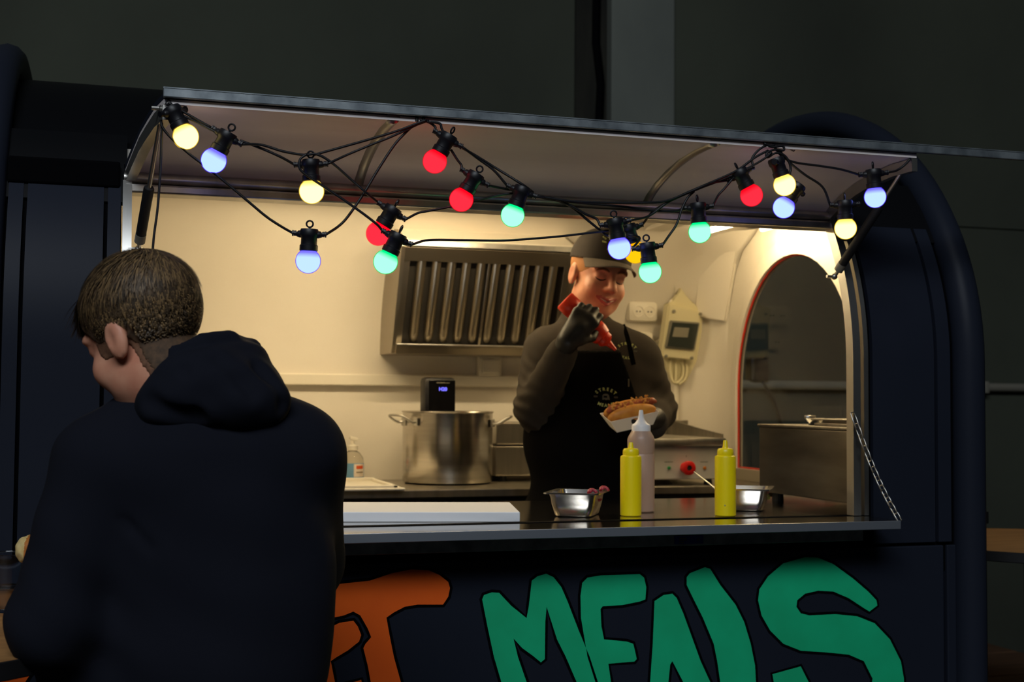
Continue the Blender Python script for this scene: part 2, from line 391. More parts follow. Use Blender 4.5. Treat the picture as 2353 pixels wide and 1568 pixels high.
# ------------------------------------------------------------------ the trailer
XL, XR, XE = -.23, 2.01, 2.14          # rims and the far end cap
JL, JR = .035, 1.70                    # serving hatch opening
YB = 1.62                              # inner face of the back wall
def arc(a0=0., a1=pi / 2, b=.69, z0=1.6, w=.85, n=22, out=0.):
    r = []
    for i in range(n + 1):
        t = a0 + (a1 - a0) * i / n; r.append((w - (w + out) * cos(t), z0 + (b + out) * sin(t)))
    return r
def face(z): return 0. if z <= 1.6 else .85 * (1 - sqrt(max(0, 1 - ((z - 1.6) / .735) ** 2)))
TR = thing('food_trailer', 'dark navy food trailer with arched roof and spray painted lettering', 'food trailer', (.9, .85, 0))
hz = 1.968; hy = face(hz)
# roof skin: from just behind the hinge, over the top, down the rear
th = math.asin((1.982 - 1.6) / .69)
roof = arc(th, pi / 2) + [(1.7 - y, z) for y, z in arc(0, pi / 2)[::-1]][1:] + [(1.7, .22)]
roof = [(y, z) for y, z in roof]
b = B(); strip(b, roof, XL, XR, .02); obj('roof_skin', b, 'navyroof', TR, smooth=40)
# drip rail beside the hatch
b = B(); box(b, (XL + .04, face(1.94) - .014, 1.932), (JL - .008, face(1.94) + .06, 1.985), .004); obj('drip_rail', b, 'blackpaint', TR)
for x0, x1 in ((XL, JL + .006), (JR + .004, XR)):
    b = B(); strip(b, [(face(z) - .002, z) for z in np.linspace(1.90, 2.06, 9)], x0, x1, .012); obj('roof_skirt', b, 'navyroof', TR, smooth=40)
def low(z0=1.169): return [(0., z0), (0., 1.6)] + [(face(z), z) for z in np.linspace(1.62, 1.935, 14)]
def plate(name, x0, x1, z0=1.169, m='navy', d=0., th=.012):
    b = B(); strip(b, [(y - d, z) for y, z in low(z0)], x0, x1, th); return obj(name, b, m, TR, smooth=40)
for x0, x1 in ((XL, JL - .004), (JR + .03, XR)):
    b = B(); strip(b, [(y + .008, z) for y, z in low(1.10)], x0, x1, .012); obj('frame_post', b, 'blackpaint', TR, smooth=40)
for x0, x1 in ((-.186, -.158), (-.150, -.004), (.004, JL - .006), (JR + .042, 1.912), (1.921, 1.957)): plate('side_panel', x0, x1, d=.004)
FX0, FX1 = XL + .03, 1.938
b = B(); box(b, (FX0, 0, .22), (FX1, .025, 1.160), .003); obj('front_panel', b, 'navy', TR)
b = B(); box(b, (1.947, 0, .22), (1.985, .025, 1.160), .003); obj('front_panel', b, 'navy', TR)
b = B(); box(b, (XL, .02, .20), (XR, 1.68, .28)); obj('chassis', b, 'blackpaint', TR)
b = B(); box(b, (JL - .02, .006, 1.10), (JR + .03, .028, 1.236)); obj('sill', b, 'blackpaint', TR)
# rounded end hoops
for X in (XL, XR):
    pr = [(0., .2)] + [(.0, z) for z in (.6, 1., 1.3)] + arc(0, pi / 2, b=.735, n=26) ; pr = pr + [(1.7 - y, z) for y, z in pr[::-1]][1:]
    b = B(); tube(b, [(X, y, z) for y, z in pr], .040, 12); obj('end_hoop', b, 'navy', TR, smooth=True)
# left end and far end cap with arched window
b = B(); pr = [(.02, .25)] + arc(0, pi / 2, b=.70, n=12, out=-.01) ; pr = pr + [(1.7 - y, z) for y, z in pr[::-1]][1:]
v = [b.verts.new((XL, y, z)) for y, z in pr]; f = b.faces.new(v)
r = bmesh.ops.extrude_face_region(b, geom=[f]); bmesh.ops.translate(b, verts=[x for x in r['geom'] if isinstance(x, bmesh.types.BMVert)], vec=(.025, 0, 0)); obj('end_wall', b, 'liner', TR)
XI = 2.10
wl = at(1704, 1073, X=XI); wt = at(1830, 588, X=XI); wy1 = wl.y; wyc = wt.y; wy0 = 2 * wyc - wy1; wz0 = wl.z; wzt = wt.z
hw = (wy1 - wy0) / 2; wzs = wzt - hw * 1.12
def arch(s=0., n=28):
    a = [(wyc + (hw + s), wz0 - s), (wyc + (hw + s), (wz0 + wzs) / 2)]
    for i in range(n + 1):
        t = pi * i / n; a.append((wyc + (hw + s) * cos(t), wzs + (hw * 1.12 + s) * sin(t)))
    return a + [(wyc - hw - s, (wz0 + wzs) / 2), (wyc - hw - s, wz0 - s), (wyc, wz0 - s)]
A = arch(); cen = (wyc, (wz0 + wzt) / 2)
def inside(y, z):
    if y < .14 or y > YB + .01 or z < .28: return False
    if z <= 1.6: return True
    u = (y - .85) / .72; return abs(u) < 1 and z < 1.6 + .64 * sqrt(1 - u * u) or (z < 2.10 and .30 < y < YB + .01)
def outer(y, z):
    dy, dz = y - cen[0], z - cen[1]; a, c = 0.9, 8.0
    for _ in range(40):
        m = (a + c) / 2
        if inside(cen[0] + dy * m, cen[1] + dz * m): a = m
        else: c = m
    return cen[0] + dy * a, cen[1] + dz * a
b = B(); n = len(A); ri = [b.verts.new((XI, y, z)) for y, z in A]; ro = [b.verts.new((XI, *outer(y, z))) for y, z in A]
r2 = [b.verts.new((XI + .004, y, z)) for y, z in A]; r3 = [b.verts.new((XI + .004, *outer(y, z))) for y, z in A]
for i in range(n):
    j = (i + 1) % n; b.faces.new((ri[i], ri[j], ro[j], ro[i])); b.faces.new((r2[i], r3[i], r3[j], r2[j])); b.faces.new((ri[i], r2[i], r2[j], ri[j]))
obj('end_wall', b, 'liner', TR)
# raised moulded surround, rubber seal and pane
def ring(bm, p0, p1, x0, x1):
    n = len(p0); a = [bm.verts.new((x0, y, z)) for y, z in p0]; c = [bm.verts.new((x1, y, z)) for y, z in p1]
    d = [bm.verts.new((x0 + .012, y, z)) for y, z in p0]; e = [bm.verts.new((x1 + .012, y, z)) for y, z in p1]
    for i in range(n):
        j = (i + 1) % n; bm.faces.new((a[i], a[j], c[j], c[i])); bm.faces.new((d[i], e[i], e[j], d[j])); bm.faces.new((a[i], d[i], d[j], a[j])); bm.faces.new((c[i], c[j], e[j], e[i]))
b = B(); ring(b, arch(.075), arch(.004), XI - .004, XI - .022); WIN = obj('end_window', b, 'liner', TR, smooth=40)
b = B(); tube(b, [(XI - .010, y, z) for y, z in arch(.002)], .0038, 6, closed=True); obj('window_seal', b, 'redseal', WIN, smooth=True)
b = B(); v1 = [b.verts.new((XI - .006, y, z)) for y, z in arch(.003)]; b.faces.new(v1); obj('window_pane', b, 'glass', WIN)
# outer skin of the bulged far end
b = B(); pA = [(.02, .25)] + [(.02, z) for z in (.8, 1.2)] + arc(0, pi / 2, b=.70, n=16, out=-.02); pA = pA + [(1.7 - y, z) for y, z in pA[::-1]][1:]
pB = [(.10, .30)] + [(.10, z) for z in (.8, 1.2)] + arc(0, pi / 2, b=.62, n=16, out=-.10); pB = pB + [(1.7 - y, z) for y, z in pB[::-1]][1:]
ra = [b.verts.new((XR, y, z)) for y, z in pA]; rb = [b.verts.new((XI + .035, y, z)) for y, z in pB]
for i in range(len(ra) - 1): b.faces.new((ra[i], ra[i + 1], rb[i + 1], rb[i]))
obj('end_skin', b, 'navy', TR, smooth=40)
# interior lining
cz, lr = 2.09, .36
lin_prof = [(YB, .29), (YB, 1.0), (YB, cz - .44)] + [(YB - lr + lr * cos(t), cz - .44 + .44 * sin(t)) for t in np.linspace(0, pi / 2, 14)[1:]] + [(.62, cz), (.40, cz - .012), (.24, 2.045), (.155, 1.985)]
b = B(); lx1 = [XI if y > .42 else XR for y, z in lin_prof][::-1]; strip(b, lin_prof[::-1], XL + .02, lx1, -.02); obj('lining', b, 'liner', TR, smooth=40)
b = B(); box(b, (XL + .02, .02, .28), (XI, YB, .30)); obj('deck', b, 'dark', TR)
# filleted far corner with its cover panel
b = B(); fil = [(XI - .16 * (1 - sin(t)), YB - .16 * (1 - cos(t))) for t in np.linspace(0, pi / 2, 9)]
zs = [.30, 1.65, 1.80, 1.93, 2.02, 2.085]; sh = [0, 0, .03, .09, .17, .30]
rows = [[b.verts.new((x, y - s * (1 if k < 8 else .4) * .9, z)) for k, (x, y) in enumerate(fil)] for z, s in zip(zs, sh)]
for a, c in zip(rows, rows[1:]):
    for k in range(len(fil) - 1): b.faces.new((a[k], a[k + 1], c[k + 1], c[k]))
obj('corner_moulding', b, 'liner', TR, smooth=True)
cp = [at(1612, 556, Y=1.50), at(1702, 560, Y=1.36), at(1672, 741, Y=1.46), at(1600, 727, Y=1.56)]
b = B(); nrm = (cp[1] - cp[0]).cross(cp[3] - cp[0]).normalized(); nrm = nrm if nrm.y < 0 else -nrm
v0 = [b.verts.new(p) for p in cp]; v1 = [b.verts.new(p + nrm * .014) for p in cp]
b.faces.new(v0); b.faces.new(v1[::-1])
for i in range(4): b.faces.new((v0[i], v0[(i + 1) % 4], v1[(i + 1) % 4], v1[i]))
bmesh.ops.bevel(b, geom=list(b.edges), offset=.006, segments=2, affect='EDGES'); obj('cover_panel', b, 'liner', TR, smooth=40)
# jamb and header profiles of the opening
pj = [(0., 1.236), (0., 1.6)] + [(face(z), z) for z in np.linspace(1.62, 1.95, 14)]
b = B(); strip(b, [(y - .006, z) for y, z in pj], JL - .002, JL + .016, .03); obj('jamb', b, 'alu', TR, smooth=40)
b = B(); strip(b, [(y - .006, z) for y, z in pj], JR - .012, JR + .008, .03); obj('jamb', b, 'alu', TR, smooth=40)
b = B(); strip(b, [(y - .004, z) for y, z in pj], JR + .018, JR + .030, .03); obj('jamb_edge', b, 'alu', TR, smooth=40)
b = B(); box(b, (JL, face(1.94) - .006, 1.924), (JR + .012, face(1.94) + .05, 1.943), .004); obj('header_rail', b, 'alu', TR)
b = B(); box(b, (JL, face(1.95) + .016, 1.940), (JR + .012, face(1.95) + .05, 1.987)); obj('header_rail', b, 'blackpaint', TR)
# the raised serving hatch (hinged along its top)
hp = [(.128, 1.972), (.10, 1.990), (.052, 2.011), (-.015, 2.030), (-.08, 2.042), (-.165, 2.050), (-.245, 2.050)]
k = len(hp); xl = [JL + (.098 - JL) * (i / (k - 1)) ** 1.2 for i in range(k)]
b = B(); strip(b, [(y, z + .0105) for y, z in hp], xl, [JR] * k, -.012); HT = obj('serving_hatch', b, 'navy', TR, smooth=40)
b = B(); strip(b, hp, xl, [JR] * k, -.010); obj('hatch_lining', b, 'hatchliner', HT, smooth=40)
def hrib(xs, w=.0135, t=.012):
    b = B(); P = spline([(x, y, z - .004) for x, (y, z) in zip(xs, hp)], 4); tube(b, P, w, 8); return obj('hatch_rib', b, 'alu', HT, smooth=True)
hrib([.527] * k); hrib([1.213] * k)
def hframe(xs, dx):
    b = B(); strip(b, [(y, z - .012) for y, z in hp], xs, [x + dx for x in xs], -.028); return obj('hatch_frame', b, 'alu', HT, smooth=40)
hframe([x - .002 for x in xl], .020); hframe([JR - .012] * k, .014)
b = B(); tube(b, [(JL, .112, 1.957), (JR, .112, 1.957)], .0125, 12); obj('hinge_bar', b, 'alu', HT, smooth=40)
b = B(); box(b, (.096, -.256, 2.050), (2.12, -.246, 2.069), .002); box(b, (.096, -.256, 2.066), (2.12, -.225, 2.069)); obj('edge_bar', b, 'galv', HT)
# fold-down shelf of the counter
b = B(); box(b, (.06, -.128, 1.2315), (1.732, .012, 1.2345), .001); SH = obj('serving_shelf', b, 'counter', TR)
b = B(); box(b, (.06, -.130, 1.2155), (1.732, -.127, 1.2345), .001); obj('shelf_lip', b, 'shelfedge', SH)
b = B(); box(b, (1.7295, -.128, 1.2155), (1.732, .0, 1.2315)); obj('shelf_lip', b, 'shelfedge', SH)
b = B(); box(b, (.465, -.07, 1.185), (1.672, -.058, 1.2155), .001); obj('shelf_bracket', b, 'galv', SH)
pa, pb = at(1550, 1239, Y=-.0715), at(1616, 1237, Y=-.0715)
b = B(); box(b, (pa.x, -.0715, 1.189), (pb.x, -.0702, 1.207)); st = obj('sticker', b, 'sticker', SH, 'blue sticker')
b = B(); cx = (pa.x + pb.x) / 2
for x, y_, q in ((-.018, .0035, .018), (-.018, -.001, .018), (-.018, -.0055, .012)): box(b, (cx + x - .006, -.0719, 1.198 + y_ - .0012), (cx + x - .006 + q, -.0716, 1.198 + y_ + .0012))
text_bm(b, 'x', .014, (cx + .022, -.0719, 1.199), Vector((1, 0, 0)), Vector((0, 0, 1))); obj('print', b, 'greyprint', st)

# ------------------------------------------------------------------ spray painted lettering (flat paint on the panel)
def letter(pix, m, out=.0062):
    P = [at(x, y, Y=-.0012) for x, y in pix]
    b = B(); v = [b.verts.new(p) for p in P]; b.faces.new(v).normal_update(); bmesh.ops.triangulate(b, faces=b.faces[:])
    lt = obj('letter', b, m, TR)
    n = len(P); ar = sum(P[i].x * P[(i + 1) % n].z - P[(i + 1) % n].x * P[i].z for i in range(n)); s = 1 if ar > 0 else -1
    Q = []
    for i in range(n):
        a, c = P[i] - P[i - 1], P[(i + 1) % n] - P[i]; n1 = Vector((a.z, 0, -a.x)).normalized(); n2 = Vector((c.z, 0, -c.x)).normalized()
        nn = (n1 + n2); nn = nn.normalized() if nn.length > .2 else n1; q = P[i] + nn * out * s; Q.append(Vector((q.x, -.0006, q.z)))
    b = B(); v = [b.verts.new(p) for p in Q]; b.faces.new(v).normal_update(); bmesh.ops.triangulate(b, faces=b.faces[:]); obj('letter_outline', b, 'blackpaint', lt)
letter([(600,1358),(700,1350),(775,1343),(850,1335),(900,1318),(945,1309),(985,1311),(1010,1322),(1030,1338),(1034,1352),(1030,1372),(1018,1390),(960,1390),(930,1395),(905,1408),(888,1420),(895,1460),(905,1510),(921,1568),(940,1640),(960,1720),(890,1725),(870,1640),(852,1568),(845,1530),(835,1490),(840,1480),(853,1465),(845,1445),(828,1415),(812,1406),(790,1415),(765,1420),(700,1422),(600,1428)], 'orange')
letter([(640,1452),(700,1450),(758,1443),(780,1432),(812,1427),(822,1440),(830,1460),(825,1475),(800,1495),(775,1510),(760,1520),(765,1545),(772,1580),(790,1575),(830,1563),(838,1600),(790,1640),(700,1660),(640,1640)], 'orange')
letter([(-70,1560),(-20,1544),(40,1540),(88,1537),(70,1550),(58,1568),(0,1590),(-25,1612),(-5,1640),(50,1665),(66,1700),(40,1740),(-20,1765),(-75,1768),(-75,1725),(-20,1715),(15,1695),(-30,1668),(-72,1640),(-85,1600)], 'orange')
letter([(105,1480),(235,1465),(248,1500),(205,1515),(212,1740),(158,1745),(152,1522),(108,1528)], 'orange')
letter([(270,1440),(345,1432),(392,1455),(400,1500),(380,1545),(358,1562),(425,1735),(372,1738),(322,1590),(322,1740),(272,1742)], 'orange')
letter([(435,1425),(540,1412),(545,1455),(487,1464),(489,1530),(534,1526),(536,1566),(489,1572),(492,1680),(552,1676),(554,1720),(440,1728)], 'orange')
letter([(1108,1378),(1112,1368),(1130,1362),(1147,1363),(1175,1393),(1210,1421),(1215,1395),(1222,1335),(1235,1325),(1255,1319),(1272,1327),(1290,1350),(1305,1385),(1330,1450),(1355,1510),(1374,1568),(1410,1680),(1430,1750),(1380,1750),(1325,1568),(1300,1510),(1280,1470),(1256,1395),(1253,1430),(1252,1515),(1243,1523),(1225,1508),(1200,1490),(1180,1468),(1190,1510),(1210,1568),(1260,1750),(1205,1750),(1152,1568),(1135,1510),(1120,1440)], 'green')
letter([(1335,1420),(1334,1370),(1338,1340),(1350,1328),(1380,1323),(1470,1320),(1480,1328),(1485,1350),(1483,1378),(1470,1383),(1430,1391),(1385,1394),(1380,1400),(1382,1440),(1388,1470),(1440,1475),(1455,1480),(1460,1500),(1463,1515),(1458,1521),(1398,1526),(1404,1568),(1420,1650),(1480,1660),(1485,1705),(1440,1715),(1405,1700),(1368,1568),(1350,1510)], 'green')
letter([(1504,1382),(1525,1368),(1545,1365),(1555,1375),(1570,1410),(1590,1465),(1610,1520),(1632,1568),(1690,1740),(1640,1745),(1570,1568),(1545,1520),(1540,1528),(1536,1568),(1530,1745),(1478,1745),(1494,1568),(1500,1480)], 'green')
letter([(1578,1327),(1585,1318),(1620,1304),(1632,1308),(1655,1345),(1690,1390),(1710,1430),(1725,1480),(1735,1530),(1737,1568),(1742,1690),(1800,1700),(1800,1745),(1690,1750),(1672,1700),(1655,1568),(1648,1520),(1640,1480),(1615,1420),(1590,1370),(1578,1345)], 'green')
letter([(1742,1380),(1745,1355),(1765,1325),(1800,1295),(1850,1281),(1880,1282),(1915,1297),(1960,1330),(1995,1360),(2014,1380),(2016,1392),(1998,1406),(1985,1398),(1950,1375),(1915,1360),(1880,1358),(1850,1365),(1832,1380),(1830,1395),(1840,1410),(1860,1415),(1920,1412),(1970,1417),(2010,1433),(2045,1470),(2070,1520),(2077,1560),(2078,1620),(2050,1690),(2000,1730),(1930,1745),(1850,1735),(1800,1690),(1785,1610),(1775,1550),(1840,1532),(1858,1568),(1872,1630),(1910,1665),(1960,1655),(1998,1615),(2005,1560),(1985,1520),(1950,1505),(1900,1500),(1840,1496),(1800,1480),(1770,1450),(1750,1415)], 'green')
# wheels and prop legs under the body
for y in (.10, 1.60):
    b = B(); lathe(b, [(.06, -.06), (.16, -.07), (.20, -.05), (.20, .05), (.16, .07), (.06, .06)], (.95, y, .20), 24, (0, 1, 0)); obj('wheel', b, 'black', TR, smooth=40)
for x in (-.1, 1.9):
    for y in (.25, 1.45):
        b = B(); tube(b, [(x, y, .21), (x, y, .01)], .02, 8); lathe(b, [(.05, 0), (.05, .012)], (x, y, 0), 12); obj('prop_leg', b, 'galv', TR, smooth=40)
# ------------------------------------------------------------------ counters inside
X1, Y1, Z1 = Vector((1, 0, 0)), Vector((0, 1, 0)), Vector((0, 0, 1))
CT = 1.235
t = thing('serving_counter', 'long stainless counter inside the serving hatch under the bottles', 'counter', (.95, .3, .30))
b = B(); box(b, (-.18, .030, 1.205), (XI - .01, .60, CT), .002); obj('worktop', b, 'counter', t)
b = B(); box(b, (-.18, .05, .30), (XI - .02, .58, 1.205)); obj('cabinet', b, 'dark', t)
t = thing('rear_counter', 'stainless rear counter with dark front below the extractor hood', 'counter', (.95, 1.3, .30))
b = B(); box(b, (-.18, 1.10, 1.208), (XI - .01, YB - .002, 1.233), .003); obj('worktop', b, 'brushed', t)
b = B(); box(b, (-.18, 1.125, .30), (XI - .02, YB - .002, 1.208)); obj('cabinet', b, 'dark', t)
for x in np.linspace(-.15, 1.65, 5):
    b = B(); box(b, (x, 1.113, .34), (x + .40, 1.125, 1.185), .003); d = obj('door', b, 'dark', t)
    b = B(); tube(b, [(x + .08, 1.10, 1.15), (x + .32, 1.10, 1.15)], .006, 8); obj('handle', b, 'alu', d)
RT = 1.233
# wall rail, switch, sockets, fuse box
z0, z1 = at(900, 887, Y=YB - .03).z, at(900, 861, Y=YB - .03).z
b = B(); box(b, (-.18, YB - .03, z0), (1.78, YB - .001, z1), .004); tag(obj('wall_trunking', b, 'whiteplastic'), 'white cable trunking running along the rear wall behind the pot', 'trunking')
p, q = at(1099, 866, Y=YB - .03), at(1153, 819, Y=YB - .03)
t = thing('wall_switch', 'cream wall switch under the right end of the hood', 'switch', ((p.x + q.x) / 2, YB, p.z))
b = B(); box(b, (p.x, YB - .03, p.z), (q.x, YB - .001, q.z), .006); obj('back_box', b, 'whiteplastic', t)
b = B(); box(b, (p.x + .013, YB - .036, p.z + .012), (q.x - .01, YB - .028, q.z - .012), .003); obj('rocker', b, 'whiteplastic', t)
def socket_box(px0, py0, px1, py1, holes, label):
    p, q = at(px0, py1, Y=YB - .04), at(px1, py0, Y=YB - .04); Y = YB - .05
    t = thing('wall_socket', label, 'socket', ((p.x + q.x) / 2, YB, p.z))
    b = B(); box(b, (p.x, Y, p.z), (q.x, YB + .01, q.z), .015); obj('housing', b, 'whiteplastic', t, smooth=40)
    for hx, hy_ in holes:
        h = at(hx, hy_, Y=Y); b = B(); lathe(b, [(.021, -.001), (.021, .003), (.0185, .003), (.017, -.0005), (.0, -.0005)], h, 20, -Y1); o = obj('outlet', b, 'whiteplastic', t, smooth=40)
        for dx in (-.006, .006):
            b = B(); lathe(b, [(.0028, 0), (.0028, .0012)], h + Vector((dx, 0, 0)), 8, -Y1); obj('pin_hole', b, 'black', o)
socket_box(1443, 694, 1511, 739, [(1467, 716), (1493, 717)], 'white double wall socket to the right of the server cheek')
socket_box(1462, 763, 1501, 797, [(1480, 780)], 'small white wall socket half hidden by the server shoulder')
FY = 1.56
t = thing('fuse_box', 'cream fuse box with smoked cover on the curved corner of the rear wall', 'fuse box', at(1570, 840, Y=FY))
def quad_plate(name, pix, ys, m, th, parent, bev=.003):
    P = [at(x, y, Y=yy) for (x, y), yy in zip(pix, ys)]; b = B(); n_ = (P[1] - P[0]).cross(P[-1] - P[0]).normalized(); n_ = n_ if n_.y > 0 else -n_
    a = [b.verts.new(p) for p in P]; c = [b.verts.new(p + n_ * th) for p in P]; b.faces.new(a); b.faces.new(c[::-1])
    for i in range(len(P)): b.faces.new((a[i], a[(i + 1) % len(P)], c[(i + 1) % len(P)], c[i]))
    if bev: bmesh.ops.bevel(b, geom=list(b.edges), offset=bev, segments=2, affect='EDGES')
    return obj(name, b, m, parent, smooth=40)
yy = lambda y: FY - (830 - y) / 160 * .05
pl = [(1566, 662), (1574, 680), (1596, 698), (1616, 722), (1612, 764), (1602, 830), (1590, 852), (1576, 880), (1548, 884), (1534, 850), (1524, 815), (1530, 760), (1533, 706), (1546, 690), (1558, 680)]
quad_plate('back_plate', pl, [yy(y) + .012 for _, y in pl], 'cream', .02, t)
pc = [(1537, 700), (1612, 718), (1597, 830), (1520, 822)]; quad_plate('cover', pc, [yy(y) - .02 for _, y in pc], 'cream', .045, t, .005)
pw = [(1541, 737), (1609, 742), (1597, 806), (1529, 800)]; sm = quad_plate('inspection_cover', pw, [yy(y) - .029 for _, y in pw], 'greybox', .012, t)
pw = [(1546, 741), (1605, 745), (1594, 802), (1534, 796)]; quad_plate('window', pw, [yy(y) - .033 for _, y in pw], 'smoked', .004, sm, 0)
pw = [(1550, 752), (1584, 754), (1580, 776), (1545, 774)]; quad_plate('breaker', pw, [yy(y) - .0335 for _, y in pw], 'greybox', .003, sm, 0)
for x, y in ((1548, 716), (1609, 722), (1530, 819), (1589, 823)):
    b = B(); lathe(b, [(.006, 0), (.006, .004), (.003, .005)], at(x, y, Y=yy(y) - .021), 10, -Y1); obj('screw', b, 'greybox', t)
def pix_tube(name, pts, Y, r, m, parent=None, n=6, k=8):
    P = [at(x, y, Y=(Y[i] if isinstance(Y, (list, tuple)) else Y)) for i, (x, y) in enumerate(pts)]; b = B(); tube(b, spline(P, n), r, k); return obj(name, b, m, parent, smooth=True)
pix_tube('cable_loop', [(1541, 826), (1540, 850), (1545, 874), (1556, 880), (1568, 866), (1570, 845), (1563, 828)], FY + .01, .005, 'cream', t)
pix_tube('cable_loop', [(1552, 828), (1553, 850), (1552, 880)], FY + .012, .005, 'cream', t)
pix_tube('cable_loop', [(1575, 828), (1578, 850), (1574, 872), (1560, 884)], FY + .012, .005, 'cream', t)
tag(pix_tube('conduit', [(1552, 880), (1552, 930), (1551, 985), (1551, 1080)], YB - .012, .012, 'whiteplastic'), 'white conduit running down the wall beneath the fuse box', 'conduit')
tag(pix_tube('conduit', [(1567, 690), (1568, 665), (1569, 640), (1576, 600), (1590, 556)], [FY - .01, FY, FY - .01, FY - .05, FY - .13], .009, 'cream'), 'cream conduit rising from the fuse box towards the ceiling', 'conduit')
tag(pix_tube('lead', [(1500, 792), (1516, 781), (1528, 757), (1531, 720), (1540, 694), (1553, 684)], [YB - .02] * 3 + [YB - .03, FY - .02, FY], .0045, 'whiteplastic'), 'thin white lead looping from the small socket to the fuse box', 'lead')

# ------------------------------------------------------------------ extractor hood
hb, hl = at(912, 812, Y=1.44), at(951, 552, Y=1.30); hx0 = .93; hx1 = at(1322, 556, Y=1.30).x + .01
hx0 = at(925, 700, Y=1.37).x - .02
zb_, zl = hb.z, hl.z
t = thing('extractor_hood', 'stainless extractor hood with sloping baffle filters on the rear wall', 'extractor hood', ((hx0 + hx1) / 2, YB, zb_))
for x0, x1 in ((hx0, hx0 + .012), (hx1 - .012, hx1)):
    b = B()
    P = [(YB, zb_), (1.44, zb_), (1.425, zb_ + .025), (1.30, zl - .02), (1.30, zl), (1.50, zl + .085), (YB - .05, zl + .085), (YB, zl - .03)]
    a = [b.verts.new((x0, y, z)) for y, z in P]; c = [b.verts.new((x1, y, z)) for y, z in P]; b.faces.new(a); b.faces.new(c[::-1])
    for i in range(len(P)): b.faces.new((a[i], a[(i + 1) % len(P)], c[(i + 1) % len(P)], c[i]))
    obj('side_panel', b, 'hoodsteel', t)
def bar(y0, z0_, y1, z1_, th, name, m='hoodsteel', x0=None, x1=None):
    b = B(); d = Vector((0, y1 - y0, z1_ - z0_)); L = d.length; d.normalize(); nn = X1.cross(d)
    xa, xb = (x0 if x0 is not None else hx0 + .012), (x1 if x1 is not None else hx1 - .012)
    obox(b, (((xa + xb) / 2), (y0 + y1) / 2, (z0_ + z1_) / 2), X1, d, nn, xb - xa, L, th, .0015); return obj(name, b, m, t)
bar(1.44, zb_ + .002, YB, zb_ + .002, .006, 'bottom_panel')
bar(1.44, zb_, 1.425, zb_ + .028, .006, 'grease_channel')
bar(1.455, zb_ + .028, 1.415, zb_ + .028, .005, 'channel_lip', 'alu')
bar(1.30, zl - .0, 1.30, zl - .018, .006, 'front_lip', 'alu')
bar(1.30, zl, 1.50, zl + .085, .006, 'top_panel', 'liner')
bar(1.305, zl - .02, 1.328, zl - .062, .006, 'filter_rail')
sy0, sz0, sy1, sz1 = 1.455, zb_ + .034, 1.335, zl - .055
sd = Vector((0, sy1 - sy0, sz1 - sz0)); sL = sd.length; sd.normalize(); sn = X1.cross(sd); sn = sn if sn.y < 0 else -sn
bar(sy0 + .022, sz0, sy1 + .022, sz1, .004, 'filter_back', 'dark')
for x0, x1 in ((hx0 + .012, hx0 + .035), (hx1 - .035, hx1 - .012)): bar(sy0, sz0, sy1, sz1, .01, 'filter_frame', 'hoodsteel', x0, x1)
fx0, fx1 = hx0 + .05, hx1 - .045; nbf = 10; pit = (fx1 - fx0) / nbf
def baffle(bm, xc, w):
    c0 = Vector((xc, sy0, sz0)) + sd * .006; c1 = Vector((xc, sy1, sz1)); rows = []
    for k, s in ((0, .35), (.03, .85), (.07, 1), (1, 1)):
        cc = c0.lerp(c1, k); r = [bm.verts.new(cc + X1 * (w / 2 * cos(a) * s) + sn * (.012 * sin(a) * s - .004)) for a in np.linspace(0, pi, 7)]; rows.append(r)
    for a, c in zip(rows, rows[1:]):
        for i in range(6): bm.faces.new((a[i], a[i + 1], c[i + 1], c[i]))
    bm.faces.new(rows[0])
for k in range(nbf):
    b = B(); baffle(b, fx0 + pit * (k + .5), pit * .62); obj('baffle', b, 'hoodsteel', t, smooth=50)
bar(sy0 - .004, sz0, sy1 - .004, sz1, .008, 'filter_joint', 'hoodsteel', fx0 + pit * 4.5 + pit * .42, fx0 + pit * 4.5 + pit * .58)

# ------------------------------------------------------------------ stock pot with circulator
pc_ = at(1029, 946, Y=1.40); PX, PY, PR = pc_.x, 1.40, (at(1131, 946, Y=1.40).x - at(928, 946, Y=1.40).x) / 2 * .985; PZ = at(1029, 946, Y=PY - PR * .97).z
t = thing('stock_pot', 'large polished steel stock pot standing on the rear counter', 'pot', (PX, PY, RT))
b = B(); lathe(b, [(0, .001), (PR - .01, .001), (PR - .002, .006), (PR, .014), (PR, PZ - RT - .006), (PR + .004, PZ - RT - .003), (PR + .003, PZ - RT), (PR - .004, PZ - RT - .002), (PR - .005, .02), (0, .02)], (PX, PY, RT), 64); obj('pan', b, 'steel', t, smooth=40)
for s, ang in ((-1, radians(200)), (1, radians(-22))):
    d = Vector((cos(ang), sin(ang), 0)); e = Vector((-sin(ang), cos(ang), 0)); hz_ = PZ - .022 - (.012 if s < 0 else .016); c = Vector((PX, PY, hz_)) + d * PR
    P = [c + e * -.035, c + d * .022 + e * -.042, c + d * .052 + e * -.038 + Z1 * .018, c + d * .062 + Z1 * .022, c + d * .052 + e * .038 + Z1 * .018, c + d * .022 + e * .042, c + e * .035]
    b = B(); tube(b, spline(P, 5), .0042, 8); hn = obj('handle', b, 'alu', t, smooth=True)
    for k in (-1, 1):
        b = B(); obox(b, c + e * (.035 * k) + d * .001, e, Z1, d, .022, .026, .004, .002); obj('bracket', b, 'alu', hn)
t = thing('immersion_circulator', 'black immersion circulator with lit blue display clipped inside the stock pot', 'circulator', (PX, PY, RT + .03))
CY = PY - .03; p, q = at(975, 950, Y=CY), at(1049, 868, Y=CY)
b = B(); box(b, (p.x, CY, p.z - .02), (q.x, CY + .07, q.z), .014); obj('housing', b, 'socket', t, smooth=40)
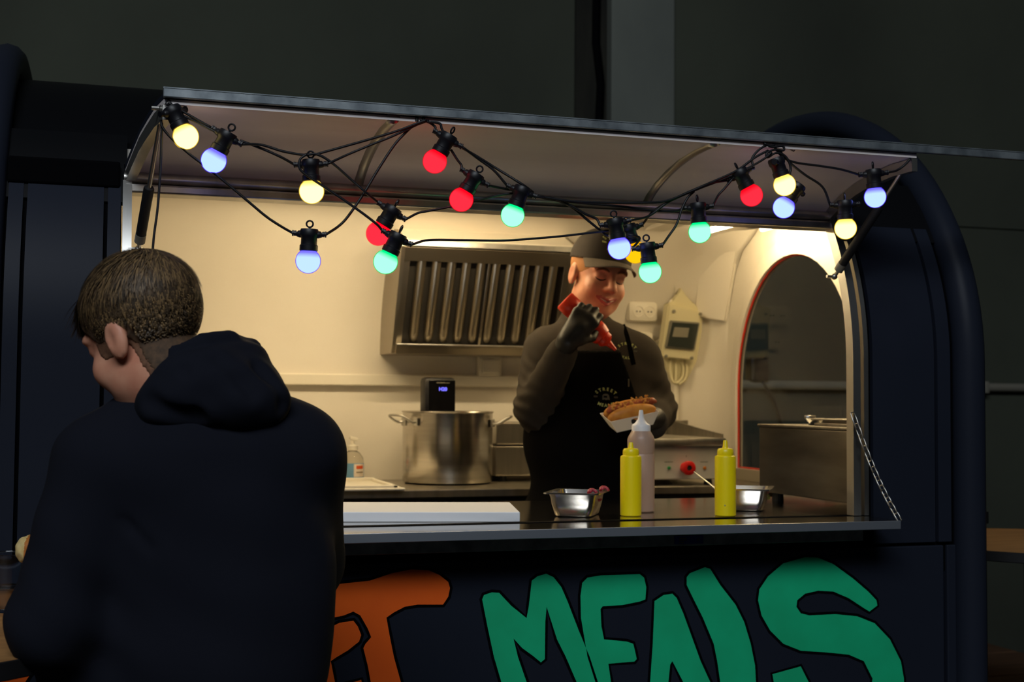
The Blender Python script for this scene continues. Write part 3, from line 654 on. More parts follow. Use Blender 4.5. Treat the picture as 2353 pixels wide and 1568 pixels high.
b = B(); box(b, ((p.x + q.x) / 2 - .028, CY + .008, RT + .03), ((p.x + q.x) / 2 + .028, CY + .062, p.z - .01), .01); obj('heater_sleeve', b, 'alu', t, smooth=40)
b = B(); box(b, (p.x + .014, CY - .002, p.z - .018), (q.x - .004, CY + .002, q.z - .008), .002); fp = obj('display_panel', b, 'display', t)
b = B(); text_bm(b, 'H20', .0155, Vector(at(1018, 895, Y=CY - .0025)), X1, Z1, .0004); obj('digits', b, 'digits', fp, 'blue lit digits')
b = B(); lp = at(1003, 881, Y=CY - .0025)
for k in range(13):
    hh = .0042 if k < 8 else .0026; box(b, (lp.x + k * .0034, lp.y, lp.z), (lp.x + k * .0034 + .0025, lp.y + .0003, lp.z + hh * (.8 + .2 * (k % 3 == 1))))
obj('logo', b, 'greybox', fp)

# soap dispensers and tray
def dispenser(px, py_pump, Y, label, lab=True):
    top = at(px, py_pump, Y=Y); h = .135; s = (top.z - RT) / (h)
    t = thing('soap_dispenser', label, 'soap dispenser', (top.x - .002, Y, RT)); c = (top.x - .002, Y, RT)
    w = .034 * s
    b = B(); lathe(b, [(0, .001), (w - .004, .001), (w, .006), (w, .058 * s), (w * .94, .072 * s), (w * .66, .086 * s), (w * .42, .092 * s), (w * .42, .096 * s)], c, 28); obj('bottle', b, 'soap', t, smooth=40)
    b = B(); lathe(b, [(w * .5, .095 * s), (w * .5, .108 * s), (w * .2, .110 * s), (w * .16, .124 * s), (0, .124 * s)], c, 18); obj('collar', b, 'whiteplastic', t, smooth=40)
    b = B(); obox(b, (c[0] + .003, Y, RT + .129 * s), Vector((.96, 0, -.28)), Y1, Vector((.28, 0, .96)), .026 * s, .014, .010 * s, .003); obj('pump_head', b, 'whiteplastic', t)
    if lab:
        b = B(); n = 18
        def band(z0_, z1_, a0, a1, rr, m, nm, par):
            b = B(); A_ = np.linspace(a0, a1, n); lo_ = [b.verts.new((c[0] + rr * sin(a), Y - rr * cos(a), RT + z0_ * s)) for a in A_]; hi_ = [b.verts.new((c[0] + rr * sin(a), Y - rr * cos(a), RT + z1_ * s)) for a in A_]
            for i in range(n - 1): b.faces.new((lo_[i], lo_[i + 1], hi_[i + 1], hi_[i]))
            return obj(nm, b, m, par, smooth=True)
        l1 = band(.012, .056, -1.5, 1.35, w + .0006, 'bluelabel', 'label', t)
        band(.015, .054, -.05, 1.05, w + .0012, 'paperlabel', 'label_panel', l1)
        band(.039, .049, .16, .88, w + .0018, 'orangeprint', 'print', l1); band(.027, .031, .16, .88, w + .0018, 'greyink', 'print', l1)
dispenser(812, 1004, 1.53, 'clear soap dispenser with blue label behind the white tray')
dispenser(741, 968, 1.40, 'soap dispenser whose pump just shows above the customer shoulder', False)
a_, c_ = at(958, 1124, Z=RT + .006), at(892, 1110, Z=RT + .006)
b = B(); box(b, (.42, a_.y + .02, RT), (a_.x - .03, 1.44, RT + .008), .003)
for lo, hi in (((.42, a_.y + .03, RT + .006), (a_.x - .05, a_.y + .045, RT + .016)), ((.42, 1.42, RT + .006), (a_.x - .05, 1.435, RT + .018)), ((a_.x - .065, a_.y + .03, RT + .006), (a_.x - .05, 1.435, RT + .016))): box(b, lo, hi, .003)
tag(obj('draining_tray', b, 'whiteplastic'), 'flat white draining tray beside the stock pot', 'tray')
# stainless fryer half hidden by the server
FYf = 1.43; p, q = at(1138, 1104, Y=FYf), at(1300, 971, Y=FYf)
t = thing('bain_marie', 'dull steel countertop bain marie between the pot and the server', 'appliance', (p.x + .12, FYf + .15, RT))
zm = at(1150, 1024, Y=FYf).z
b = B(); box(b, (p.x, FYf, RT + .018), (p.x + .26, YB - .03, zm - .002), .004); obj('base', b, 'brushed', t)
b = B(); box(b, (p.x + .002, FYf - .004, zm + .002), (p.x + .258, YB - .03, q.z), .005); obj('basin', b, 'brushed', t)
for x in (p.x + .035, p.x + .225):
    for y in (FYf + .03, YB - .07):
        b = B(); lathe(b, [(.014, 0), (.012, .019)], (x, y, RT), 12); obj('foot', b, 'black', t)
b = B(); lathe(b, [(.016, 0), (.015, .016), (.004, .018)], (p.x + .13, FYf, RT + .09), 16, -Y1); obj('knob', b, 'black', t)

# ------------------------------------------------------------------ griddle
GY = 1.14; p, q = at(1500, 1103, Y=GY), at(1662, 1026, Y=GY)
t = thing('griddle', 'countertop griddle with a red dial and steel splash guard', 'griddle', ((p.x + q.x) / 2, GY + .2, RT))
gx0, gx1 = p.x - .10, q.x
b = B(); box(b, (gx0, GY, p.z), (gx1, YB - .03, q.z), .004); obj('body', b, 'panelgrey', t)
zt_ = at(1600, 1007, Y=GY - .012).z
b = B(); box(b, (gx0 - .004, GY - .014, q.z), (gx1 + .006, YB - .03, zt_), .007); obj('hotplate', b, 'alu', t, smooth=40)
sg = [at(1495, 967, Y=1.50), at(1601, 969, Y=1.50), at(1617, 998, Y=1.32), at(1663, 1005, Y=1.16)]
b = B(); box(b, (gx0, YB - .05, zt_), (sg[1].x, YB - .04, sg[1].z + .004), .002)
pp = [(YB - .05, zt_), (YB - .05, sg[1].z + .004), (1.50, sg[1].z), (1.32, zt_ + .028), (1.14, zt_ + .012), (1.14, zt_)]
for xx in (gx0, gx1 - .003):
    a = [b.verts.new((xx, y, z)) for y, z in pp]; c = [b.verts.new((xx + .003, y, z)) for y, z in pp]; b.faces.new(a); b.faces.new(c[::-1])
    for i in range(len(pp)): b.faces.new((a[i], a[(i + 1) % len(pp)], c[(i + 1) % len(pp)], c[i]))
obj('splash_guard', b, 'brushed', t)
k = at(1583, 1076, Y=GY - .03); b = B(); lathe(b, [(.017, -.03), (.018, -.01), (.0225, -.006), (.0225, .004), (.020, .006), (.009, .006), (.008, .001), (0, .001)], k, 28, -Y1); kn = obj('dial', b, 'redknob', t, smooth=40)
b = B(); lathe(b, [(.008, 0), (.008, .0035), (0, .0035)], k + Vector((0, -.001, 0)), 16, -Y1); obj('dial_hub', b, 'black', kn)
for (x, y), m in (((1537, 1076), 'green_led'), ((1619, 1076), 'amber')):
    b = B(); lathe(b, [(.0058, 0), (.0055, .003), (.003, .005), (0, .005)], at(x, y, Y=GY), 14, -Y1); obj('indicator', b, m, t, ('green' if m == 'green_led' else 'amber') + ' indicator lamp', smooth=True)
b = B()
for x, y, n in ((1537, 1062, 9), (1619, 1062, 8)):
    c = at(x, y, Y=GY - .0008)
    for i in range(n): box(b, (c.x - .0145 + i * .0033, c.y, c.z - .0011), (c.x - .0145 + i * .0033 + .0022, c.y + .0004, c.z + .0011))
c = at(1577, 1049, Y=GY - .0008); box(b, (c.x - .0007, c.y, c.z - .003), (c.x + .0007, c.y + .0004, c.z + .003)); obj('panel_print', b, 'ink', t)
for x in (gx0 + .05, gx1 - .04, ):
    for y in (GY + .03, 1.50):
        b = B(); lathe(b, [(.014, 0), (.012, p.z - RT + .002)], (x, y, RT), 12); obj('foot', b, 'black', t)

# ------------------------------------------------------------------ steel warmer on the right end of the counter
BX = 1.722; p, q = at(1745, 1152, X=BX), at(1744, 976, X=BX)
t = thing('food_warmer', 'plain steel food warmer on the counter in front of the arched window', 'food warmer', (BX + .15, .25, CT))
by0, by1 = .035, q.y; bz0 = CT + .022
b = B(); box(b, (BX, by0, bz0), (2.06, by1, q.z - .006), .004); obj('casing', b, 'darksteel', t)
b = B(); box(b, (BX - .004, by0 - .004, q.z - .006), (2.064, by1 + .004, q.z + .002), .0025); obj('top_plate', b, 'brushed', t)
for x in (BX + .03, 2.02):
    for y in (by0 + .05, by1 - .05):
        b = B(); lathe(b, [(.016, 0), (.014, .024)], (x, y, CT), 12); obj('foot', b, 'black', t)
c = at(1866, 968, X=BX + .06); zt2 = q.z + .002
t2 = thing('steel_clip', 'bent steel clip lying on top of the food warmer', 'clip', (c.x, c.y, zt2))
b = B(); obox(b, (c.x, c.y, zt2 + .012), X1, Vector((0, .8, .6)), Vector((0, -.6, .8)), .03, .026, .003, .001); obox(b, (c.x, c.y - .022, zt2 + .0095), X1, Vector((0, .85, -.5)), Vector((0, .5, .85)), .03, .036, .003, .001); obj('clip_plate', b, 'alu', t2)
b = B(); tube(b, [(c.x - .015, c.y + .010, zt2 + .021), (c.x + .015, c.y + .010, zt2 + .021)], .005, 10); obj('clip_roll', b, 'alu', t2, smooth=True)
c = at(1932, 962, X=BX + .07)
t2 = thing('serving_dish', 'shallow steel dish with a cover on the right of the food warmer', 'dish', (c.x, c.y, zt2))
b = B(); box(b, (c.x - .06, .05, zt2), (c.x + .08, c.y + .03, zt2 + .008), .002); obj('rim', b, 'brushed', t2)
b = B(); box(b, (c.x - .065, .045, zt2 + .014), (c.x + .085, c.y + .038, zt2 + .019), .002); box(b, (c.x - .04, .06, zt2 + .008), (c.x - .03, c.y + .02, zt2 + .014)); obj('handle_plate', b, 'brushed', t2)

# ------------------------------------------------------------------ things on the serving counter
def depth(p): return (Vector(p) - CAM_P).dot(FWD)
def squeeze(px, py, prof, m, cap_from, mcap, label, name='squeeze_bottle', group=None):
    p = at(px, py, Z=CT); s = depth(p) / FPX; p = Vector((p.x, p.y + prof[1][0] * s, CT))
    t = thing(name, label, 'bottle', p, group)
    b = B(); lathe(b, [(r * s, h * s + (0.0005 if h == 0 else 0)) for r, h in prof[:cap_from]], p, 32); obj('body', b, m, t, smooth=35)
    b = B(); lathe(b, [(r * s, h * s) for r, h in prof[cap_from:]], p, 28); obj('nozzle_cap', b, mcap, t, smooth=35)
yp = lambda n: [(0, 0), (22.5, 0), (24.5, 2.5), (24.5, 134), (23.5, 138), (19, 140), (19, 141), (18.5, 141), (19, 143), (18.5, 152), (16, 155.5), (7, 157), (6, 160), (5, n - 3), (3.5, n), (0, n)]
squeeze(1458, 1188, yp(170), 'mustard', 7, 'mustard', 'yellow squeeze bottle standing left, in front of the brown sauce bottle', group='yellow squeeze bottles')
squeeze(1677, 1188, yp(175), 'mustard', 7, 'mustard', 'yellow squeeze bottle standing right, in front of the steel tub', group='yellow squeeze bottles')
squeeze(1484, 1179, [(0, 0), (29, 0), (31.5, 3), (31.5, 130), (30, 134), (31.5, 138), (31.5, 168), (29, 175), (22, 187), (21, 188), (22, 187), (22, 199), (20.5, 202), (14, 206), (8, 214), (6, 222), (5, 233), (3.5, 236), (0, 236)], 'brown', 9, 'capwhite', 'tall brown sauce bottle with a white nozzle cap', 'sauce_bottle')
def gn_pan(cs, h, name, label, m='steel'):
    """rim corners: front left, front right, back right, back left"""
    c = sum(cs, Vector()) / 4; ex = (cs[1] - cs[0] + cs[2] - cs[3]).normalized(); ey = Z1.cross(ex); w = ((cs[1] - cs[0]).length + (cs[2] - cs[3]).length) / 2; d = max(.10, min(.16, ((cs[3] - cs[0]).length + (cs[2] - cs[1]).length) / 2))
    t = thing(name, label, 'tub', (c.x, c.y, CT)); b = B()
    def loop(w_, d_, r, z):
        o = []
        for sx, sy, a0 in ((1, 1, 0), (-1, 1, pi / 2), (-1, -1, pi), (1, -1, 3 * pi / 2)):
            for k in range(5):
                a = a0 + pi / 2 * k / 4; q = ex * (sx * (w_ / 2 - r) + r * cos(a)) + ey * (sy * (d_ / 2 - r) + r * sin(a)); o.append(b.verts.new((c.x + q.x, c.y + q.y, z)))
        return o
    zt = CT + h; iw, id_ = w - .024, d - .024
    L = [loop(w, d, .012, zt - .003), loop(w, d, .012, zt), loop(iw, id_, .016, zt), loop(iw - .010, id_ - .010, .018, zt - h * .5), loop(iw - .022, id_ - .022, .02, CT + .004), loop(iw - .034, id_ - .034, .015, CT + .002)]
    O = [loop(w, d, .012, zt - .003), loop(iw + .004, id_ + .004, .018, zt - .004), loop(iw - .001, id_ - .001, .018, zt - .012), loop(iw - .006, id_ - .006, .018, zt - h * .5), loop(iw - .018, id_ - .018, .02, CT + .004), loop(iw - .028, id_ - .028, .015, CT + .0005)]
    for G in (L, O):
        for a, e in zip(G, G[1:]):
            for i in range(20): b.faces.new((a[i], a[(i + 1) % 20], e[(i + 1) % 20], e[i]))
        b.faces.new(G[-1])
    obj('tub', b, m, t, smooth=40); return c, ex, ey, iw, id_, zt
g = gn_pan([at(1241, 1137, Z=CT + .056), at(1374, 1140, Z=CT + .056), at(1404, 1122, Z=CT + .056), at(1284, 1119, Z=CT + .056)], .056, 'steel_tub', 'small steel tub of pickled onions beside the cutting board')
def heap(g, n, m, name, label, cat, edge=None):
    c, ex, ey, w, d, zt = g; b = B()
    for k in range(n):
        q = c + ex * random.uniform(-.38, .42) * w + ey * random.uniform(-.3, .38) * d; z = zt - .022 + random.uniform(-.004, .010)
        a0 = random.uniform(0, 6.3); r = random.uniform(.008, .014); tl = random.uniform(-.8, .8)
        tube(b, [(q.x + r * cos(a0 + u), q.y + r * sin(a0 + u) * cos(tl), z + r * sin(a0 + u) * sin(tl) * .5) for u in np.linspace(0, 3.6, 7)], .0026, 5)
    for (x, y, zz) in (edge or []):
        tube(b, [(x + .010 * cos(u), y + .008 * sin(u), zz + .008 * abs(sin(u))) for u in np.linspace(0, 4.2, 8)], .0036, 6)
    o = obj(name, b, m, smooth=True); o['kind'] = 'stuff'; return tag(o, label, cat)
e1, e2 = at(1362, 1128, Z=CT + .060), at(1389, 1124, Z=CT + .060)
heap(g, 46, 'pickle', 'pickled_onions', 'pink pickled onion rings in the steel tub beside the board', 'food', [(e1.x, e1.y, CT + .054), (e2.x, e2.y, CT + .056)])
g = gn_pan([at(1650, 1127, Z=CT + .055), at(1784, 1131, Z=CT + .055), at(1768, 1113, Z=CT + .055), at(1650, 1111, Z=CT + .055)], .055, 'steel_tub', 'small steel tub of green relish behind the right yellow bottle')
heap(g, 50, 'salad', 'relish', 'green relish filling the steel tub behind the yellow bottle', 'food')
c = g[0]; pA, pB = at(1600, 1089, Y=c.y - .02), at(1647, 1127, Z=CT + .058)
b = B(); d = (pB - pA).normalized(); sd_ = d.cross(Vector((.3, -1, .2))).normalized()
tube(b, spline([pB + d * .05 - Z1 * .02 + sd_ * .004, pB + sd_ * .005, pA + sd_ * .003, pA - d * .004, pA - sd_ * .003, pB - sd_ * .005, pB + d * .05 - Z1 * .02 - sd_ * .004], 5), .0016, 6)
tag(obj('wire_spoon', b, 'alu', smooth=True), 'thin wire spoon handle leaning out of the relish tub', 'spoon')
f0, f1, k1 = at(560, 1177, Z=CT + .022), at(1195, 1177, Z=CT + .022), at(1152, 1154, Z=CT + .022)
ex = (f1 - f0).normalized(); ey = Z1.cross(ex); dd = (k1 - f1).dot(ey); L_ = .56
b = B(); obox(b, f1 - ex * (L_ / 2) + ey * (dd / 2) - Z1 * .011, ex, ey, Z1, L_, dd, .0215, .002); tag(obj('cutting_board', b, 'board'), 'thick white cutting board lying flat on the serving counter', 'cutting board')

# ------------------------------------------------------------------ ceiling lamps
def lamp_x(y, x0, x1, label, z=2.074):
    t = thing('ceiling_lamp', label, 'lamp', ((x0 + x1) / 2, y, cz))
    b = B(); box(b, (x0 - .02, y - .015, z + .006), (x1 + .02, y + .015, cz - .0005), .003); obj('lamp_base', b, 'whiteplastic', t)
    b = B(); tube(b, [(x0, y, z), (x1, y, z)], .009, 12); obj('lamp_tube', b, 'tube_strong', t, smooth=40)
def lamp(x, y0, y1, z=2.074, label='', group=None, w=.03, m='tube'):
    t = thing('ceiling_lamp', label, 'lamp', (x, (y0 + y1) / 2, cz), group)
    b = B(); box(b, (x - w / 2, y0 - .02, z + .006), (x + w / 2, y1 + .02, cz - .0005), .003); obj('lamp_base', b, 'whiteplastic', t)
    b = B(); tube(b, [(x, y0, z), (x, y1, z)], .009, 12); obj('lamp_tube', b, m, t, smooth=40)
lamp(1.93, .40, 1.26, label='lit tube lamp on the trailer ceiling nearest the far corner')
lamp(2.045, .45, 1.10, 2.066, label='lit tube lamp on the trailer ceiling beside the arched window end')
lamp_x(.95, .80, 1.18, 'strong tube lamp on the trailer ceiling in front of the hood')
lamp_x(.95, .34, .72, 'strong tube lamp on the trailer ceiling left of the hood')
a, c = at(1488, 533, Z=cz - .012), at(1588, 509, Z=cz - .012)
b = B(); box(b, (a.x - .03, c.y - .1, cz - .014), (a.x + .05, a.y, cz - .0005), .005); tag(obj('unlit_housing', b, 'whiteplastic'), 'flat white strip on the trailer ceiling above the server cap', 'ceiling strip')  # white housing of an unlit lamp, without a tube

# ------------------------------------------------------------------ gas struts and chain
def strut(pb, pt, frac, label, tip=True):
    pb, pt = Vector(pb), Vector(pt); m = pb.lerp(pt, frac); t = thing('gas_strut', label, 'gas strut', pb, 'gas struts of the hatch')
    d = (pt - pb).normalized()
    b = B(); tube(b, [pb + d * .018, pb + d * .022, m - d * .004, m], [.006, .0105, .0105, .009], 12); obj('cylinder', b, 'black', t, smooth=40)
    b = B(); tube(b, [m, pt - d * .012], .0045, 10); obj('rod', b, 'alu', t, smooth=40)
    b = B(); tube(b, [pb + d * .020, pb + d * .040], .0110, 12); obj('label_band', b, 'greybox', t, smooth=40)
    for p in (pb, pt): 
        b = B(); bmesh.ops.create_icosphere(b, subdivisions=2, radius=.008, matrix=Matrix.Translation(p)); tube(b, [p, p + d * (.018 if p == pb else -.018)], .0045, 8); tube(b, [p + X1 * -.02, p], .004, 8); obj('end_joint', b, 'alu', t, smooth=40)
strut(at(318, 573, Y=.03), at(374, 250, Y=-.215), .46, 'black gas strut at the left end of the hatch above the customer')
strut(at(1917, 636, Y=.02), at(2094, 362, Y=-.225), .60, 'black gas strut at the right end of the hatch beside the arched window')
ca, cb_ = at(1960, 953, Y=-.012), at(2066, 1194, Y=-.122)
t = thing('shelf_chain', 'thin steel chain holding the right end of the serving shelf', 'chain', cb_)
nl = 11
def sag(s): p = ca.lerp(cb_, s); return p - Z1 * (.018 * sin(pi * s)) 
for k in range(nl):
    p, q = sag(k / nl), sag((k + 1) / nl); d = (q - p).normalized(); L = (q - p).length; s0 = d.cross(Vector((0.2, -1, 0))).normalized(); s0 = s0 if k % 2 == 0 else d.cross(s0)
    P = []; 
    for a in np.linspace(0, 2 * pi, 13)[:-1]: P.append((p + q) / 2 + d * (cos(a) * .005 + (L * .52 if cos(a) > .01 else (-L * .52 if cos(a) < -.01 else 0))) + s0 * sin(a) * .0066)
    b = B(); tube(b, P, .0016, 6, closed=True); obj('link', b, 'alu', t, smooth=True)
# ------------------------------------------------------------------ festoon lights under the hatch
def shared(name, bm, m, smooth=40):
    bmesh.ops.recalc_face_normals(bm, faces=bm.faces[:]); me = bpy.data.meshes.new(name); bm.to_mesh(me); bm.free(); me.materials.append(m)
    for p in me.polygons: p.use_smooth = True
    me.set_sharp_from_angle(angle=radians(smooth)); return me
GR = .0238
def sphere_prof(r, z_cut, n=18):
    a1 = math.asin(z_cut / r); return [(r * cos(a), r * sin(a)) for a in np.linspace(-pi / 2, a1, n)]
b = B(); lathe(b, [(r if i else 0, h) for i, (r, h) in enumerate(sphere_prof(GR, .0175))] + [(.0150, .0190), (.0142, .0225)], n=32); G_ME = {k: None for k in BULB}
gm = b; tmp = bpy.data.meshes.new('g'); gm.to_mesh(tmp); gm.free()
b = B(); lathe(b, [(r if i else 0, h) for i, (r, h) in enumerate(sphere_prof(GR - .0013, .0168))] + [(.0135, .0185), (0, .019)], n=28); tmp2 = bpy.data.meshes.new('c'); b.to_mesh(tmp2); b.free()
GLOBE, CORE = {}, {}
for k, (sm_, cm_) in BULB.items():
    for src, dst, mm in ((tmp, GLOBE, sm_), (tmp2, CORE, cm_)):
        me = src.copy(); me.materials.append(mm)
        for p in me.polygons: p.use_smooth = True
        dst[k] = me
b = B(); lathe(b, [(.0160, .0185), (.0172, .0195), (.0172, .029), (.0152, .031), (.0150, .043), (.0172, .046), (.0178, .049), (.0178, .056), (.0160, .060), (0, .0605)], n=24)
SOCK = shared('socket', b, M['socket'])
b = B(); tube(b, [(.0155, 0, .050), (.022, 0, .0505), (.0235, 0, .051)], [.0075, .0062, .005], 10); tube(b, [(.0245, 0, .051), (.0285, 0, .051)], .0052, 8); tube(b, [(.0225, 0, .051), (.030, 0, .051)], .0034, 8); tube(b, [(.0295, 0, .051), (.032, 0, .051)], .0058, 8)
GLAND = shared('cable_gland', b, M['socket'])
b = B(); tube(b, [(.0062 * cos(a), 0, .0695 + .0062 * sin(a)) for a in np.linspace(0, 2 * pi, 15)[:-1]], .0019, 6, closed=True); tube(b, [(0, 0, .0600), (0, 0, .0640)], .0022, 6)
RING = shared('hanging_ring', b, M['socket'])
def bulb(color, g, top, Y, label, rot=0., ring=True, tilt=0., glands=(1, -1), group='festoon bulbs under the hatch'):
    c = at(*g, Y=Y); tp = at(*top, D=depth(c)); z = (tp - c); z = z.normalized() + FWD * tilt; z.normalize()
    x = z.cross(FWD).normalized() * -1; x = Matrix.Rotation(rot, 3, z) @ x; y = z.cross(x)
    t = thing('festoon_bulb', label, 'light bulb', c, group)
    t.rotation_euler = Matrix((x, y, z)).transposed().to_euler(); t.rotation_mode = 'XYZ'
    go = bpy.data.objects.new('globe', GLOBE[color]); COL.objects.link(go); go.parent = t
    co = bpy.data.objects.new('led_core', CORE[color]); COL.objects.link(co); co.parent = go
    so = bpy.data.objects.new('socket', SOCK); COL.objects.link(so); so.parent = t
    for s in glands:
        o = bpy.data.objects.new('cable_gland', GLAND); COL.objects.link(o); o.parent = t; o.rotation_euler = (0, 0, 0 if s > 0 else pi)
    if ring:
        o = bpy.data.objects.new('hanging_ring', RING); COL.objects.link(o); o.parent = t; o.rotation_euler = (0, 0, ring if ring is not True else 0)
    Mx = Matrix.Translation(c) @ Matrix((x, y, z)).transposed().to_4x4()
    return {1: Mx @ Vector((.031, 0, .051)), -1: Mx @ Vector((-.031, 0, .051)), 'top': Mx @ Vector((0, 0, .066)), 0: c}
YF = -.255
L = {}
L[1] = bulb('warm', (427, 314), (392, 246), YF, 'warm white festoon bulb at the far left end of the hatch', rot=.9)
L[2] = bulb('blue', (491, 369), (531, 296), YF, 'blue violet festoon bulb hanging second from the left')
L[3] = bulb('warm', (716, 440), (714, 355), YF, 'warm white festoon bulb hanging above the plain left wall, between blue and red ones')
L[4] = bulb('red', (999, 371), (1040, 300), YF, 'red festoon bulb hanging highest, below the middle of the hatch edge', ring=1.2)
L[5] = bulb('red', (1060, 459), (1101, 391), YF, 'red festoon bulb lower right of the highest red one')
L[6] = bulb('green', (1178, 495), (1207, 418), YF, 'green festoon bulb in front of the top edge of the extractor hood', ring=False)
L[7] = bulb('red', (869, 537), (915, 462), -.235, 'red festoon bulb partly hidden behind a green bulb', ring=1.5)
L[8] = bulb('green', (886, 602), (921, 528), -.268, 'green festoon bulb in front of a red bulb left of the hood', ring=1.5)
L[9] = bulb('blue', (708, 600), (712, 513), YF, 'pale blue festoon bulb hanging low in front of the left wall')
L[10] = bulb('blue', (1423, 570), (1409, 486), -.27, 'pale blue festoon bulb in front of the server cap')
L[11] = bulb('yellow', (1460, 580), (1436, 500), -.20, 'yellow festoon bulb squeezed behind the blue and green bulbs by the cap')
L[12] = bulb('green', (1494, 625), (1484, 540), YF, 'green festoon bulb hanging lowest, beside the server face')
L[13] = bulb('green', (1608, 533), (1602, 456), YF, 'green festoon bulb between the server and the arched window', ring=1.2)
L[14] = bulb('red', (1727, 449), (1690, 378), YF, 'red festoon bulb on the right half of the hatch', ring=1.2)
L[15] = bulb('warm', (1803, 425), (1776, 348), YF, 'warm white festoon bulb in front of a blue one on the right', rot=1.2, ring=False)
L[16] = bulb('blue', (1801, 477), (1846, 408), -.215, 'blue violet festoon bulb peeking out behind a warm white one', rot=.8, ring=False)
L[17] = bulb('blue', (2011, 453), (2005, 374), YF, 'blue violet festoon bulb at the far right end of the hatch', ring=1.2)
L[18] = bulb('warm', (1943, 525), (1940, 448), YF, 'warm white festoon bulb at the top right corner of the opening', ring=1.4)
H1 = [at(975, 278, Y=YF), at(1775, 338, Y=YF)]
def wire(label, *pts, Y=YF):
    assert len(label.split()) <= 16, label
    P = []
    for i, p in enumerate(pts):
        if isinstance(p, Vector): P.append(p)
        else: P.append(at(p[0], p[1], Y=(p[2] if len(p) > 2 else Y)))
    b = B(); tube(b, spline(P, 6), .0026, 6); return tag(obj('festoon_cable', b, 'cable', smooth=True), label, 'cable', 'festoon cables')
wire('black cable from the left hatch corner to the second bulb from the left', (386, 236), (410, 250), (440, 268), L[2][-1])
wire('lower black cable strand from the leftmost warm bulb to the next blue bulb', (418, 265), (440, 275), (466, 288), (500, 306, -.262))
wire('black cable from the second bulb over the warm bulb to the half hidden red one', L[2][1], (600, 333), (650, 348), (697, 356), (728, 355), (762, 374), (810, 416), (845, 446), L[7][-1], Y=-.262)
wire('black cable from the second left bulb to the left side of the next warm bulb', (551, 323), (600, 341), (645, 361), L[3][-1])
wire('lower black cable strand from the warm bulb to the middle of the hatch edge', L[3][1], (800, 355), (850, 334), (900, 314), (945, 293), H1[0])
wire('upper black cable strand from the warm bulb to the middle of the hatch edge', (722, 356), (790, 337), (850, 320), (910, 302), (950, 287), (980, 276), Y=-.258)
wire('black cable looping round the warm bulb and down to the front green bulb', (705, 354), (690, 366), (688, 385), (698, 398), (730, 420), (780, 453), (830, 488), (865, 515), L[8][-1], Y=-.274)
wire('black cable from the left hatch corner down to the low pale blue bulb', (370, 276), (373, 292), (392, 316), (430, 350), (475, 385), (520, 421), (570, 463), (612, 498), (645, 520), L[9][-1])
wire('black cable from the low blue bulb up to the middle of the hatch edge', L[9][1], (778, 520), (800, 497), (835, 446), (870, 388), (905, 335), (930, 307), (950, 290), (985, 277), Y=-.250)
wire('black cable dropping from the left hatch corner behind the customer head', (372, 282), (371, 330), (368, 400), (362, 480), (354, 540), (350, 590), (348, 640), Y=-.235)
wire('black cable from the half hidden red bulb to the green bulb over the hood', L[7][1], (960, 490), (985, 485), (1035, 475), (1090, 462), (1150, 448), (1195, 443), Y=-.245)
wire('black cable from the front green bulb across the hood to the server cap', L[8][1], (985, 552), (1060, 552), (1110, 553), (1160, 553), (1220, 549), (1290, 543), (1350, 536), (1410, 528), (1440, 520))
wire('black cable from the hatch middle to the highest red bulb', (965, 276), (985, 281), (1000, 292), L[4][-1])
wire('black cable from the hatch middle alongside the highest red bulb', (985, 280), (1010, 284), (1015, 296), (1022, 310), Y=-.26)
wire('lower black cable strand from the highest red bulb to the green bulb over the hood', L[4][1], (1100, 366), (1135, 392), L[6][-1])
wire('upper black cable strand from the highest red bulb to the green bulb over the hood', (1062, 340), (1100, 362), (1140, 387), (1200, 424, -.27), (1225, 442))
wire('black cable from the highest red bulb down to the lower red bulb', (1036, 344), (1050, 366), (1060, 380), L[5][-1])
wire('black cable from the lower red bulb to the green bulb over the hood', L[5][1], (1150, 432), (1190, 440), Y=-.245)
wire('black cable from the hood green bulb to the pale blue bulb at the cap', L[6][1], (1270, 456), (1310, 472), (1345, 492), (1370, 503), L[10][-1])
wire('black cable from the hood green bulb down behind the bulbs at the cap', (1215, 445), (1270, 458), (1310, 474), (1350, 506), (1380, 530), (1400, 543), (1435, 552, -.22), Y=-.248)
wire('long black cable from the hood green bulb to the red bulb on the right', (1218, 444), (1260, 455), (1320, 463), (1400, 466), (1480, 466), (1530, 462), (1580, 443), (1630, 422), L[14][-1], Y=-.262)
wire('long black cable from the hood green bulb to the green bulb by the window', (1218, 446), (1262, 458), (1340, 467), (1420, 474), (1500, 484), (1550, 485), L[13][-1], Y=-.25)
wire('black cable from the window green bulb up to the red bulb on the right', L[13][1], (1650, 450), (1665, 433), (1684, 410), Y=-.25)
wire('black cable from the cap pale blue bulb up to the right hatch edge', L[10][1], (1490, 497), (1530, 468), (1570, 447), (1630, 421), (1690, 394), (1735, 362), (1765, 346), Y=-.258)
wire('black cable from the cap bulbs up to the red bulb on the right', L[11][1], (1500, 487), (1540, 462), (1600, 436), (1650, 417), (1690, 402), Y=-.246)
wire('black cable from the lowest green bulb up to the strands by the window', L[12][1], (1535, 545), (1555, 515), (1567, 480), (1580, 455), (1595, 440))
wire('black cable joining the yellow bulb and the lowest green bulb at the cap', L[11][-1], (1448, 540), (1470, 548), L[12][-1], Y=-.225)
wire('left black cable strand from the right red bulb up to the hatch edge', L[14][1], (1728, 365), (1742, 346), (1760, 335), (1780, 334))
wire('right black cable strand from the right red bulb up to the hatch edge', (1708, 392), (1735, 378), (1760, 362), (1773, 350), Y=-.262)
wire('black cable coiled at the right of the hatch edge', (1756, 330), (1775, 338), (1798, 336), (1800, 346), (1780, 344), (1762, 352), (1764, 362), (1782, 352), (1800, 356), (1812, 370), (1817, 388), (1815, 402), (1824, 425), (1838, 432, -.225), Y=-.258)
